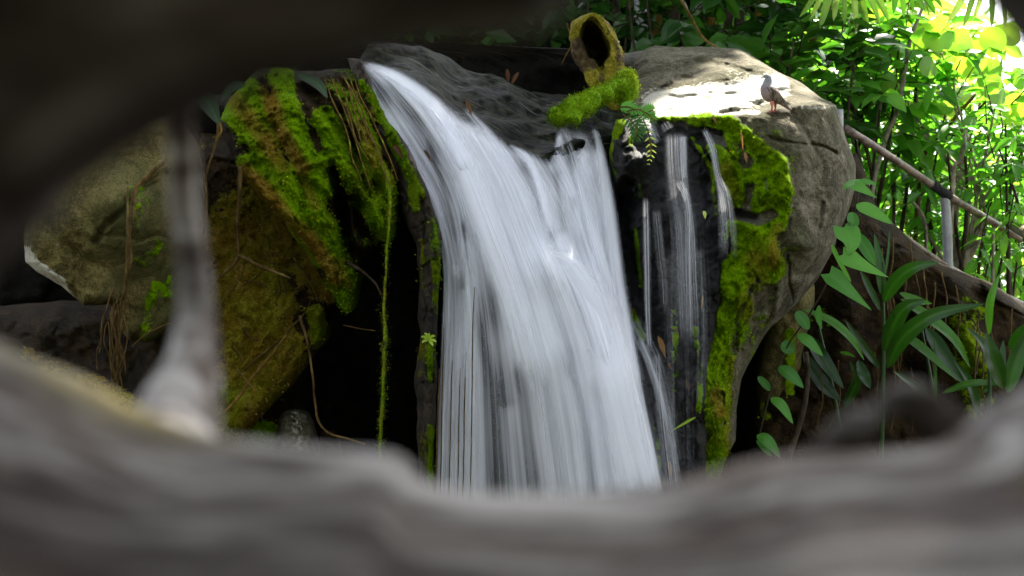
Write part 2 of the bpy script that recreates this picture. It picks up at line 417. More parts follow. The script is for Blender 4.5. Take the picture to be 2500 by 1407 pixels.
def flow_grid(guides, nu, nv):
    g = np.stack([curve(q, nv) for q in guides], 1)      # nv x guides x 3
    return np.stack([curve(g[i], nu) for i in range(nv)], 0)

def px_obj(G): return at(G[..., 0], G[..., 1], G[..., 2])

FG = flow_grid(GUIDES, 150, 260)
fy = FG.copy(); P0 = px_obj(FG)
back = .17 + .45 * (1 - sm((FG[..., 1] - 180) / 260.))
bd = fbm(P0, 3, 5, 11) * .09 + .08 * facet(P0 * np.array([1.6, 1, .8]), 2.4, 12)
wall = P0.copy(); wall[..., 1] += back - bd
wm = paint(FG[..., 0], FG[..., 1], [([(990, 380), (1040, 480), (1085, 600), (1085, 760)], 22, .8), ([(1150, 480), (1175, 620)], 20, .5), ([(1360, 480), (1372, 520)], 22, .6), ([(1180, 1000), (1180, 1180)], 14, .5)])
bk = wall.copy(); bk[..., 1] += 1.2
nv, nu = wall.shape[:2]; nn_ = nv * nu
ring = np.concatenate([np.arange(nu), np.arange(1, nv) * nu + nu - 1, (nv - 1) * nu + np.arange(nu - 2, -1, -1), np.arange(nv - 2, 0, -1) * nu])
side = np.stack([ring, np.roll(ring, -1), np.roll(ring, -1) + nn_, ring + nn_], -1)
tag(build('fall_bedrock', np.vstack([wall.reshape(-1, 3), bk.reshape(-1, 3)]), np.vstack([gridf(nv, nu), gridf(nv, nu, nn_)[:, ::-1], side]), R_CLIFF,
      attrs={'wet': np.full(2 * nn_, .35), 'moss': np.r_[wm.ravel(), 0 * wm.ravel()], 'tone': np.zeros(2 * nn_), 'pale': np.zeros(2 * nn_)}), kind='structure')

# ------------------------------------------------------------------ water
def water_mat(name, seed, thr=.5, k=1.0, sx=34., sy=.75, col=(.80, .81, .875, 1)):
    m = M(name); uv = m.n('ShaderNodeTexCoord').outputs['UV']
    v1 = m.mapping(uv, (sx, sy, 1), (seed * 3.7, seed, 0)); v2 = m.mapping(uv, (sx * 3.3, sy * 1.7, 1), (seed, seed * 2.1, 3)); v3 = m.mapping(uv, (sx * .28, sy * .9, 1), (seed * 2, 3, 1))
    v4 = m.mapping(uv, (sx * 9, sy * 5, 1), (seed, 9, 3))
    a = m.noise(v1, 1, 4, .55, .12); b = m.noise(v2, 1, 3, .6, .1); c = m.noise(v3, 1, 3, .5, .2); e = m.noise(v4, 1, 2, .5, 0)
    st = m.math('ADD', m.math('ADD', m.math('MULTIPLY', a, .36), m.math('MULTIPLY', b, .30)), m.math('ADD', m.math('MULTIPLY', c, .20), m.math('MULTIPLY', e, .16)))
    st = m.math('SUBTRACT', st, .49)
    al = m.math('ADD', m.attr('dens'), m.math('MULTIPLY', st, 1.9 * k))
    al = m.mr(al, .06, .98, 0., .97)
    al = m.math('MULTIPLY', al, m.attr('edge'), True)
    h = m.math('ADD', m.math('MULTIPLY', a, .7), m.math('MULTIPLY', b, .3))
    p = m.principled(col, .45, m.bump(h, .35, .03), .35)
    tl = m.n('ShaderNodeBsdfTranslucent'); tl.inputs[0].default_value = col
    x = m.n('ShaderNodeMixShader'); x.inputs[0].default_value = .35; m.l(p.outputs[0], x.inputs[1]); m.l(tl.outputs[0], x.inputs[2])
    tp = m.n('ShaderNodeBsdfTransparent'); y = m.n('ShaderNodeMixShader'); m.l(al, y.inputs[0]); m.l(tp.outputs[0], y.inputs[1]); m.l(x.outputs[0], y.inputs[2])
    return m.done(y.outputs[0])

FALL_D = [
 ([(1330, 900), (1350, 1020), (1380, 1250)], (8, 22), -.25), ([(1250, 860), (1275, 1010), (1300, 1250)], (10, 30), -.28), ([(1470, 620), (1500, 760), (1530, 900)], (6, 8), -.25),
 ([(880, 158), (975, 192), (1055, 262), (1112, 350), (1160, 460), (1215, 580), (1265, 700), (1305, 830)], (16, 62), .95),
 ([(1110, 340), (1170, 480), (1240, 640), (1310, 800), (1350, 950), (1385, 1250)], (40, 50), .62),
 ([(1140, 275), (1215, 370), (1275, 470), (1320, 600)], (26, 46), .82),
 ([(1240, 350), (1300, 400), (1330, 480), (1360, 620)], (14, 26), .72),
 ([(1312, 640), (1370, 648), (1430, 715), (1478, 830), (1512, 960), (1545, 1090), (1580, 1250)], (34, 66), 1.1),
 ([(1290, 640), (1380, 760), (1450, 900), (1500, 1100), (1530, 1250)], (40, 60), .75),
 ([(1400, 500), (1440, 560), (1475, 640), (1500, 760), (1530, 900)], (20, 34), .72),
 ([(1462, 350), (1478, 430), (1492, 540), (1506, 680), (1530, 840)], (20, 34), .88),
 ([(1425, 360), (1425, 440), (1440, 540)], (12, 26), .8),
 ([(1350, 300), (1366, 370), (1395, 470)], (8, 16), .5),
 ([(1085, 620), (1105, 900), (1090, 1250)], (22, 34), .42),
 ([(1130, 560), (1150, 700), (1145, 1250)], (26, 26), .44),
 ([(930, 230), (1010, 380), (1080, 520), (1110, 640)], (20, 34), .42),
 ([(1200, 760), (1250, 980), (1270, 1250)], (34, 40), .22),
 ([(1400, 850), (1440, 1050), (1460, 1250)], (40, 50), .5),
 ([(1160, 740), (1205, 950), (1225, 1220)], (14, 40), -.22),
 ([(1320, 590), (1372, 560), (1362, 430)], (14, 16), -.30), ([(1345, 360), (1380, 460), (1400, 600), (1440, 680)], (34, 40), .42), ([(1430, 380), (1440, 520), (1470, 650)], (30, 40), .4), ([(1225, 330), (1290, 430), (1345, 590)], (9, 10), -.35), ([(1040, 330), (1090, 480), (1120, 640)], (10, 16), -.35), ([(1190, 640), (1215, 800), (1240, 980)], (8, 18), -.25),
 ([(1375, 860), (1425, 1010), (1448, 1200)], (12, 26), -.3),
 ([(1130, 520), (1140, 620), (1132, 700)], (7, 9), -.3)]

def fall_layer(lift, seed, nu=230, nv=330, k=1., dm=1., base=.22):
    G = flow_grid(GUIDES, nu, nv); P = px_obj(G)
    U = np.repeat(np.linspace(0, 1, nu)[None], nv, 0); V = np.repeat(np.linspace(0, 1, nv)[:, None], nu, 1)
    q = np.stack([U * 26, V * 3.2, 0 * U + seed], -1); rip = fbm(q, 1, 4, seed)
    mnd = lift * (1.2 * sm((G[..., 1] - 500) / 400.) + .35) + .028 * rip
    # the hump where the water strikes a ledge and leaps out
    hd, ht = pdist(G[..., 0], G[..., 1], [(1330, 660), (1400, 690), (1450, 780), (1490, 900)])
    mnd = mnd + .07 * sm(1 - hd / 95.) + .05 * sm(1 - pdist(G[..., 0], G[..., 1], [(960, 200), (1060, 290), (1120, 400)])[0] / 50.)
    P[..., 1] -= mnd
    dens = np.zeros(G.shape[:2]); gxx = G[..., 0] + 10 * fbm(q, 1, 3, 4)
    for poly, wd, v_ in FALL_D:
        d_, t_ = pdist(gxx, G[..., 1], poly); w_ = (wd[0] + (wd[1] - wd[0]) * t_) * 1.35
        dens = dens + v_ * np.exp(-(d_ / w_) ** 2 * 2.2) * sm(t_ / .22 + .08)
    dens = base + dm * np.where(dens > 0, 1.15 * (1 - np.exp(-dens * 1.3)), dens) + .26 * fbm(np.stack([U * 15, V * 4.5, 0 * U + seed + 3], -1), 1, 3, seed)
    # above the lip the water still runs clear
    lip = np.interp(G[..., 0], [860, 900, 1000, 1110, 1220, 1340, 1370, 1430, 1500], [130, 150, 195, 265, 335, 380, 300, 310, 300])
    dens = dens - .55 * (1 - sm((G[..., 1] - lip + 25) / 60.)) * sm((G[..., 0] - 900) / 60.)
    ed = np.minimum(U / .02, (1 - U) / (.05 + .05 * noise(np.stack([V * 9, V * 0, V * 0 + seed], -1), 3))); edge = sm(ed) * sm(V / .03)
    edge = edge * (1 - .93 * (1 - sm((G[..., 1] - lip + 12) / 45.)) * sm((G[..., 0] - 930 - .5 * (G[..., 1] - 150)) / 50.))
    return P.reshape(-1, 3), gridf(nv, nu), np.stack([U.ravel() * 1.0, V.ravel()], -1), {'dens': dens.ravel(), 'edge': edge.ravel()}

W1, W2, W3 = water_mat('falling_water', 1.), water_mat('falling_water_front', 4., k=1.15, sx=24.), water_mat('thin_falling_water', 7., sx=4.5, sy=.8, k=1.3)
fall = bpy.data.objects.new('waterfall', None); COL.objects.link(fall); fall.location = at(1330, 1300, 7.5); tag(fall, kind='structure')
a = fall_layer(.0, 1, dm=.80, base=.36); build('water_sheet', a[0], a[1], W1, fall, a[3], uv=a[2])
a = fall_layer(.07, 2, k=1.2, dm=.95, base=-.06); build('water_sheet', a[0], a[1], W2, fall, a[3], uv=a[2])

# separate jets that leap clear of the sheet
FALL_JETS = [
 [(1290, 652, 7.92, 16, .2), (1335, 632, 7.88, 26, .55), (1385, 650, 7.82, 34, .85), (1432, 715, 7.74, 44, 1.0), (1472, 820, 7.66, 52, 1.0), (1505, 950, 7.52, 56, .9), (1540, 1100, 7.46, 62, .85), (1580, 1260, 7.42, 66, .8)],
 [(884, 156, 8.9, 10, .4), (960, 186, 8.74, 18, .8), (1040, 244, 8.56, 24, 1.0), (1098, 330, 8.4, 28, 1.0), (1150, 450, 8.16, 34, .85), (1205, 590, 7.94, 40, .7), (1260, 740, 7.8, 46, .55), (1300, 900, 7.7, 50, .25)],
 [(1132, 262, 8.74, 8, .4), (1190, 330, 8.58, 16, .75), (1240, 410, 8.4, 20, .85), (1290, 510, 8.2, 24, .75), (1330, 620, 8.02, 28, .5)],
 [(1448, 312, 8.4, 8, .3), (1460, 345, 8.34, 10, .6), (1474, 420, 8.26, 15, .9), (1490, 540, 8.16, 20, .9), (1505, 690, 8.0, 24, .8), (1530, 850, 7.86, 28, .6), (1560, 1020, 7.74, 30, .3)],
 [(1238, 352, 8.5, 6, .3), (1290, 390, 8.38, 11, .75), (1322, 470, 8.2, 12, .8), (1345, 580, 8.04, 14, .5)],
 [(1385, 340, 8.42, 7, .3), (1405, 400, 8.36, 10, .5), (1425, 480, 8.22, 14, .7), (1450, 580, 8.08, 20, .75), (1480, 700, 7.96, 24, .6), (1505, 850, 7.84, 28, .3)]]
# stream above the lip
BACK = [(925, 100, 9.7), (1040, 118, 9.6), (1140, 160, 9.5), (1250, 205, 9.35), (1340, 238, 9.2), (1440, 262, 8.9), (1530, 285, 8.5)]
LIP = [(850, 165, 8.85), (965, 222, 8.7), (1085, 290, 8.55), (1200, 345, 8.42), (1320, 378, 8.34), (1430, 340, 8.3), (1500, 315, 8.3)]
DROP = [(x + 14, y + 60, Y + .05) for x, y, Y in LIP]
MID = [(880, 130, 9.2), (1000, 165, 9.1), (1110, 225, 9.0), (1230, 275, 8.85), (1335, 320, 8.72), (1440, 330, 8.55), (1520, 345, 8.35)]
G = flow_grid([BACK, MID, LIP, DROP], 110, 160); Ps = px_obj(G)
q = np.stack([G[..., 0] * .02 - G[..., 1] * .012, (G[..., 1] + G[..., 0] * .4) * .006, 0 * G[..., 0]], -1)
Ps[..., 2] += .035 * fbm(q, 1, 4, 5) + .05 * fbm(Ps, 3.5, 4, 6)
sm_ = M('stream_water'); uvn = sm_.n('ShaderNodeTexCoord').outputs['UV']; so = sm_.mapping(uvn, (2.2, 75, 1)); so2 = sm_.mapping(uvn, (2.6, 17, 1), (3, 1, 0))
sn = sm_.noise(so, 1., 5, .6, .5); sn2 = sm_.noise(so2, 1, 5, .65, 1.2); sn3 = sm_.noise(sm_.obj(), 14, 6, .7)
scol = sm_.ramp(sm_.math('ADD', sm_.math('MULTIPLY', sn2, .55), sm_.math('MULTIPLY', sn3, .45)), [(.40, (.001, .0012, .001, 1)), (.49, (.004, .005, .004, 1)), (.55, (.014, .018, .004, 1)), (.64, (.028, .029, .031, 1))])
foam = sm_.mr(sm_.math('ADD', sn, sm_.math('MULTIPLY', sm_.math('SUBTRACT', sn2, .5), 1.4)), .64, .84, 0., .40)
scol = sm_.mix(foam, scol, (.16, .17, .19, 1))
STREAM = sm_.done(sm_.principled(scol, .42, sm_.bump(sm_.math('ADD', sn, sm_.math('MULTIPLY', sn3, .3)), .6, .03), .02).outputs[0])
nr, nc = Ps.shape[:2]; uu = np.repeat(np.linspace(0, 1, nr)[:, None], nc, 1); vv = np.repeat(np.linspace(0, 1, nc)[None], nr, 0)
dn = Ps.copy(); dn[..., 2] -= .35; dn[..., 1] += .05
rg = np.concatenate([np.arange(nc), np.arange(1, nr) * nc + nc - 1, (nr - 1) * nc + np.arange(nc - 2, -1, -1), np.arange(nr - 2, 0, -1) * nc])
sdf = np.stack([rg, np.roll(rg, -1), np.roll(rg, -1) + nr * nc, rg + nr * nc], -1)
tag(build('stream', np.vstack([Ps.reshape(-1, 3), dn.reshape(-1, 3)]), np.vstack([gridf(nr, nc), gridf(nr, nc, nr * nc)[:, ::-1], sdf]), STREAM, uv=np.tile(np.stack([uu.ravel(), (vv - .20 * uu).ravel()], -1), (2, 1))), kind='structure')

def ribbon(pts, w0, nv=120, nu=14, lean=0.):
    """a narrow run of water: points (px,py,Y,width px,density)"""
    c = curve(pts, nv); U = np.linspace(-1, 1, nu)
    T = np.gradient(c[:, :2], axis=0); T /= np.linalg.norm(T, axis=1)[:, None]; Nn = np.stack([-T[:, 1], T[:, 0]], -1)
    X = c[:, 0, None] + Nn[:, 0, None] * U * c[:, 3, None] * w0; Z = c[:, 1, None] + Nn[:, 1, None] * U * c[:, 3, None] * w0
    Y = c[:, 2, None] - .16 - lean * np.linspace(0, 1, nv)[:, None] + .03 * U[None] ** 2
    P = at(X, Z, Y); L = np.linspace(0, 1, nv)[:, None] * np.ones(nu) * len(pts) / 8.
    edge = sm(1.25 * (1 - np.abs(U)))[None] * np.ones((nv, 1)) * sm(np.linspace(0, 1, nv) / .06)[:, None] * sm((1 - np.linspace(0, 1, nv)) / .12)[:, None]
    uv = np.stack([(U[None] * c[:, 3, None] / 8.).ravel() * .5 + random.random() * 9, L.ravel()], -1)
    return P.reshape(-1, 3), gridf(nv, nu), uv, {'dens': (c[:, 4, None] * np.ones(nu)).ravel(), 'edge': edge.ravel()}

def water_runs(name, runs, mat, parent, dk=1., wk=1., lean=0.):
    Vs, Fs, Us, A, n = [], [], [], {'dens': [], 'edge': []}, 0
    for r in runs:
        r = [(*q[:3], q[3] * wk, q[4] * dk) for q in r]
        V, F, uv, at_ = ribbon(r, 1., lean=lean)
        Vs.append(V); Fs.append(F + n); Us.append(uv); n += len(V)
        for k in A: A[k].append(at_[k])
    return build(name, np.vstack(Vs), np.vstack(Fs), mat, parent, {k: np.concatenate(v) for k, v in A.items()}, uv=np.vstack(Us))

water_runs('water_jet', FALL_JETS, water_mat('jet_water', 3., sx=4.0, sy=.9, k=1.1), fall, .9, 1.15, .16)
# ------------------------------------------------------------------ rocks of the right side
def ledge_y(px): return np.interp(px, [1500, 1560, 1700, 1790, 1850, 1905, 1960, 2036, 2100], [292, 288, 288, 286, 281, 268, 258, 254, 262])
b_front = rbf([(1560, 300, 8.12), (1700, 300, 7.98), (1850, 300, 7.84), (2030, 290, 8.0), (1900, 420, 7.72), (2070, 420, 8.1), (1960, 600, 7.74), (1760, 500, 7.95), (1800, 700, 7.72),
               (1750, 1000, 7.74), (1900, 740, 7.95), (1720, 1150, 7.8), (1880, 850, 8.1), (1990, 680, 8.05), (1730, 640, 7.85)])
def b_depth(px, py):
    L = ledge_y(px); up = np.clip(L - py, 0, 400)
    return b_front(px, np.maximum(py, L)) + .0062 * up + .10 * sm(up / 10.) + .012 * sm((up - 3) / 4)
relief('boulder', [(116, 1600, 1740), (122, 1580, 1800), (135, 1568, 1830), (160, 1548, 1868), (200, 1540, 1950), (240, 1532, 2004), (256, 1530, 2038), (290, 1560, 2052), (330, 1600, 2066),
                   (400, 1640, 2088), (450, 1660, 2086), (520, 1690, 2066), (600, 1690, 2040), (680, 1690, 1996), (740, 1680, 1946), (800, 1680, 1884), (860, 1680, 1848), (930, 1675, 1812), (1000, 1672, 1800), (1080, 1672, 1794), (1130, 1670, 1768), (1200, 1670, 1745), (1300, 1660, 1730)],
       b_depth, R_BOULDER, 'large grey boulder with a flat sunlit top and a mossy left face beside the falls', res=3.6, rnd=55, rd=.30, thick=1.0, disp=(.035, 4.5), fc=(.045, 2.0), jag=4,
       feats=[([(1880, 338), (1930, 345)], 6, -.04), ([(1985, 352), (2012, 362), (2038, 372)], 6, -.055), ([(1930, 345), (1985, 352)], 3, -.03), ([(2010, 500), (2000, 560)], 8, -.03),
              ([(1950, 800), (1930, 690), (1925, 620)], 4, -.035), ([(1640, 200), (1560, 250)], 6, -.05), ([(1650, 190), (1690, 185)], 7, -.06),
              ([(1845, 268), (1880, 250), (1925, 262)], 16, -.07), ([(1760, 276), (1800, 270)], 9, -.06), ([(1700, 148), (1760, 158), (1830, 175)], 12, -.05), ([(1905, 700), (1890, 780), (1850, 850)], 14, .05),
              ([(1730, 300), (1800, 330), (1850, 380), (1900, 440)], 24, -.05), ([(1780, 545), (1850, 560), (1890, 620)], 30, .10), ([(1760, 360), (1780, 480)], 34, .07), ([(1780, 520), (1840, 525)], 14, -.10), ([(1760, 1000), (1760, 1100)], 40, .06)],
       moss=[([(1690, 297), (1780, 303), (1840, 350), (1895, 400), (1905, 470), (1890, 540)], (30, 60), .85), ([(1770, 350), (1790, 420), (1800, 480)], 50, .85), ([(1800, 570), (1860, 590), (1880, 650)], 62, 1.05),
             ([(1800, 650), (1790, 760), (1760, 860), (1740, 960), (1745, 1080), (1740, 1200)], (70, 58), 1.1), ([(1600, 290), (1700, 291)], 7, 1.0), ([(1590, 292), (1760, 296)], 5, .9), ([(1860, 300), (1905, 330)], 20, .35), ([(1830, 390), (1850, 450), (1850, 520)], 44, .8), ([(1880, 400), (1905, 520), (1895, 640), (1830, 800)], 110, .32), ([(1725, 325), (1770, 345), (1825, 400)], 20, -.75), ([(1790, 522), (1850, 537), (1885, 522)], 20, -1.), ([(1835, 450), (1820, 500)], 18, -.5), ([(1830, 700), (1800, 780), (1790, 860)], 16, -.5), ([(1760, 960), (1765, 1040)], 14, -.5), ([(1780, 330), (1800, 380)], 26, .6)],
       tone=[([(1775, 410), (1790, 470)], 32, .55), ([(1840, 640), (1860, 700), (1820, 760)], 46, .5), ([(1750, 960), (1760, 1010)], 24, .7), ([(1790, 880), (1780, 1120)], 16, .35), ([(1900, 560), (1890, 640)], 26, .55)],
       wets=[([(1660, 330), (1700, 420), (1710, 560), (1690, 760), (1670, 1100)], 75, 1.0), ([(1740, 330), (1750, 420)], 40, 1.), ([(1790, 520), (1840, 530)], 22, .9)], mthick=.06, tufts=1.2, tsize=.013, s=21, tone0=.0, pale=[([(1600, 255), (1700, 245), (1800, 232), (1890, 215)], (62, 66), .92), ([(1960, 262), (2036, 258)], 10, .6), ([(1780, 175), (1840, 190)], 24, .45), ([(1610, 285), (1850, 275)], 12, .8)])  # pale strokes brighten the dry top, painting sun glare into its colour

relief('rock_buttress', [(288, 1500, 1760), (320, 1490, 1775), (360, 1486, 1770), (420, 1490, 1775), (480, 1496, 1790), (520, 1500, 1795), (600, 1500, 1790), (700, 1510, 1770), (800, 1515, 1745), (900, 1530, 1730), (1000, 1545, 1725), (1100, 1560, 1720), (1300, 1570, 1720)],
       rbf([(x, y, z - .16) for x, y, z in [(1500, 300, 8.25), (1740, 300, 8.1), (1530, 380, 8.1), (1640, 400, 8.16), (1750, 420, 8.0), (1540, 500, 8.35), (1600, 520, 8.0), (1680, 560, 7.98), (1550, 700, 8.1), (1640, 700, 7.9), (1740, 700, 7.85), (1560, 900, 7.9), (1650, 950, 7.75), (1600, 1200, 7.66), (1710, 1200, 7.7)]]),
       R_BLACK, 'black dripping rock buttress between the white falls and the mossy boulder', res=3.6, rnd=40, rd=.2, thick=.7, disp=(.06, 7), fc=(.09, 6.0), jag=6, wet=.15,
       feats=[([(1530, 450), (1520, 520), (1545, 640), (1560, 720)], 26, -.22), ([(1560, 520), (1600, 500), (1610, 540)], 26, .09), ([(1540, 385), (1520, 440)], 28, .06), ([(1600, 620), (1640, 900)], 40, .05), ([(1720, 420), (1730, 500)], 20, -.05)],
       moss=[([(1490, 350), (1505, 440)], 14, .5), ([(1520, 300), (1500, 330)], 22, .8), ([(1553, 560), (1566, 700)], 8, .95), ([(1548, 760), (1570, 830)], 14, .8), ([(1700, 800), (1708, 900), (1705, 1000)], 14, .6), ([(1690, 340), (1740, 420), (1750, 520)], 12, .55), ([(1600, 1040), (1610, 1140)], 10, .5), ([(1730, 360), (1748, 400)], 14, .8), ([(1535, 330), (1565, 480)], 12, .45), ([(1650, 760), (1640, 1000)], 16, .42)],
       tone=[([(1530, 600), (1545, 760)], 14, .8)],
       wets=[([(1600, 340), (1640, 420), (1700, 500)], 90, .65), ([(1530, 450), (1560, 720)], 40, .6)], tufts=.5, tsize=.009, s=22)

trick = bpy.data.objects.new('waterfall', None); COL.objects.link(trick); trick.location = at(1640, 1250, 7.6); tag(trick, kind='structure')
water_runs('water_thread', [
 [(1583, 300, 7.92, 10, .35), (1592, 330, 7.88, 14, .4), (1603, 352, 7.86, 8, .2)],
 [(1622, 300, 7.94, 8, .3), (1632, 318, 7.88, 14, .3)], [(1570, 296, 7.95, 8, .3), (1562, 330, 7.88, 12, .25)],
 [(1650, 322, 7.9, 22, .62), (1653, 400, 7.84, 23, .5), (1660, 470, 7.8, 26, .32), (1672, 560, 7.76, 34, .32), (1678, 700, 7.7, 40, .22), (1684, 860, 7.62, 44, .08)],
 [(1668, 330, 7.88, 8, .6), (1668, 400, 7.83, 9, .5), (1668, 440, 7.8, 9, .35)],
 [(1656, 440, 7.8, 8, .5), (1678, 500, 7.77, 8, .6), (1680, 640, 7.72, 8, .55), (1684, 860, 7.6, 10, .25)],
 [(1718, 314, 7.9, 7, .55), (1738, 360, 7.82, 8, .65), (1752, 430, 7.76, 7, .55), (1768, 480, 7.7, 13, .55), (1776, 560, 7.66, 18, .3), (1778, 640, 7.62, 20, .05)],
 [(1577, 480, 7.84, 7, .3), (1578, 560, 7.8, 8, .6), (1580, 660, 7.76, 8, .55), (1582, 780, 7.7, 7, .55), (1588, 870, 7.64, 6, .4)],
 [(1602, 510, 7.84, 9, .4), (1610, 600, 7.78, 10, .35), (1618, 680, 7.74, 9, .4), (1622, 770, 7.7, 6, .3)],
 [(1650, 600, 7.74, 30, .18), (1650, 780, 7.66, 34, .12), (1655, 1000, 7.56, 34, .1), (1660, 1250, 7.5, 40, .1)],
 [(1700, 600, 7.72, 22, .2), (1710, 800, 7.64, 18, .2), (1705, 1000, 7.56, 14, .1)],
 [(1540, 780, 7.8, 18, .3), (1590, 880, 7.64, 26, .3), (1620, 1000, 7.55, 30, .25), (1650, 1180, 7.45, 34, .2)],
 [(1560, 820, 7.74, 8, .5), (1608, 950, 7.58, 10, .5), (1640, 1100, 7.5, 10, .35), (1660, 1250, 7.44, 10, .3)],
 [(1602, 860, 7.66, 8, .4), (1612, 1000, 7.56, 10, .4), (1640, 1250, 7.44, 14, .3)]], W3, trick, .62, 1.45)

relief('rock_slab', [(700, 1900, 1990), (760, 1880, 1985), (820, 1862, 1965), (900, 1852, 1955), (1000, 1848, 1950), (1100, 1846, 1945), (1300, 1840, 1940)], flat(8.6), R_TAN,
       'upright mossy rock slab behind the vine, right of the dark gap', res=5, rnd=40, rd=.2, thick=.4, moss=[([(1925, 820), (1935, 1150)], 26, .7), ([(1870, 1000), (1900, 1150)], 30, .6)], s=24, tufts=.5)
def bank_d(px, py): return 9.3 - .0012 * (py - 400) + .0003 * (px - 2000)
relief('earth_bank', [(370, 2040, 2090), (440, 2030, 2120), (500, 2000, 2140), (560, 1985, 2190), (620, 1960, 2260), (665, 1930, 2360), (720, 1900, 2470), (780, 1880, 2560), (900, 1850, 2640), (1300, 1800, 2700)], bank_d, R_EARTH,
       kind='structure', res=5.5, rnd=60, rd=.3, thick=1.4, disp=(.07, 3), fc=(.07, 2.6), feats=[([(2060, 640), (2080, 760), (2050, 900)], 50, .12), ([(2330, 700), (2400, 900)], 60, .12), ([(2220, 900), (2260, 1050)], 70, -.15)],
       moss=[([(2360, 760), (2380, 920), (2400, 1000)], 90, .5), ([(2000, 780), (2080, 820)], 50, .3)], tone=[([(2200, 700), (2200, 1100)], 300, .3)], pale=[([(2090, 760), (2110, 880)], 40, .25)], s=25, tufts=.3)

# ------------------------------------------------------------------ rocks of the left side
relief('pale_rock', [(290, 330, 420), (330, 290, 440), (400, 180, 450), (440, 90, 460), (500, 66, 470), (580, 62, 470), (640, 62, 470), (665, 90, 440), (700, 150, 420), (735, 190, 270), (748, 205, 240)],
       rbf([(380, 300, 7.9), (100, 450, 7.6), (400, 400, 7.75), (70, 640, 7.5), (280, 500, 7.45), (380, 600, 7.8), (220, 740, 7.6), (340, 560, 7.55), (330, 700, 7.9)]), R_TAN,
       'pale tan boulder on the left with olive streaks and a whitish lower edge', res=3.6, rnd=34, rd=.22, thick=.9, disp=(.02, 4), fc=(.05, 2.0), jag=4,
       feats=[([(400, 420), (330, 470), (250, 560), (235, 590)], 14, -.07), ([(160, 600), (210, 640), (190, 740)], 24, -.03)], moss=[([(330, 480), (370, 620)], 70, .24), ([(230, 610), (260, 640)], 34, .2), ([(90, 480), (110, 560)], 40, .35), ([(350, 640), (390, 600)], 30, .4)],
       tone=[([(90, 480), (110, 560)], 60, .5)], pale=[([(62, 612), (95, 655), (150, 690), (175, 735)], (26, 20), .75), ([(120, 640), (150, 600)], 30, .35)], s=31, tufts=.35, tsize=.008)
relief('grey_green_rock', [(545, 290, 450), (600, 262, 460), (660, 260, 460), (720, 262, 450), (770, 282, 440), (810, 300, 400), (840, 318, 360)], rbf([(350, 560, 7.95), (290, 700, 7.85), (420, 700, 8.0), (330, 830, 7.95)]), R_TAN,
       'grey green lichened rock under the pale boulder, behind the hanging roots', res=4, rnd=34, rd=.2, thick=.6, fc=(.05, 3.0), moss=[([(300, 600), (330, 660)], 40, .35), ([(400, 640), (410, 720)], 34, .55), ([(380, 700), (350, 820)], 26, .45)], s=32, tufts=.5, tsize=.009)
relief('dark_bank', [(740, -200, 330), (790, -200, 430), (850, -200, 480), (930, -200, 520), (1100, -200, 560), (1300, -200, 620)], rbf([(0, 760, 8.6), (300, 800, 8.5), (450, 900, 8.2), (100, 1000, 8.0), (500, 1200, 7.9), (0, 1200, 7.8)]), R_EARTH,
       kind='structure', res=6, rnd=60, rd=.3, thick=1, disp=(.07, 4), fc=(.06, 3), wet=.1, moss=[([(60, 880), (250, 950), (350, 1000)], 60, .5)], tone=[([(0, 900), (400, 960)], 200, .85)], s=33, tufts=.5)

mb_D = rbf([(520, 350, 9.0), (600, 450, 8.9), (500, 560, 8.5), (700, 620, 8.7), (840, 700, 8.45), (600, 750, 8.15), (450, 800, 8.3), (790, 800, 8.3), (700, 900, 8.2), (560, 1000, 7.95)])
relief('mossy_boulder', [(330, 490, 570), (420, 480, 640), (500, 452, 700), (560, 440, 760), (620, 425, 820), (700, 415, 862), (745, 410, 850), (780, 405, 806), (830, 405, 800), (860, 405, 770), (900, 405, 738), (960, 420, 692), (1000, 440, 650), (1060, 470, 590), (1100, 480, 560)],
       mb_D, R_EARTH,
       'big brown mossy boulder laced with roots, under the bright moss overhang', res=3.8, rnd=60, rd=.4, thick=.9, disp=(.035, 6), fc=(.05, 3), jag=7,
       feats=[([(770, 760), (800, 800), (770, 840)], 30, .08), ([(580, 620), (660, 650), (700, 670)], 9, .05), ([(740, 700), (650, 820), (540, 960)], 12, .03), ([(740, 740), (760, 860)], 10, .03)],
       moss=[([(620, 560), (600, 760), (640, 900), (560, 1020)], 170, .62), ([(740, 640), (800, 700)], 80, .6), ([(770, 770), (780, 830)], 36, .9), ([(840, 640), (850, 700)], 30, .8)],
       tone=[([(770, 770), (780, 830)], 40, -.5), ([(560, 940), (560, 1040)], 60, -.2)], s=34, mthick=.035, tufts=1.2, tsize=.013, mbias=.22, tone0=.85, drape=(-.45, .89, .045, 34, 80))

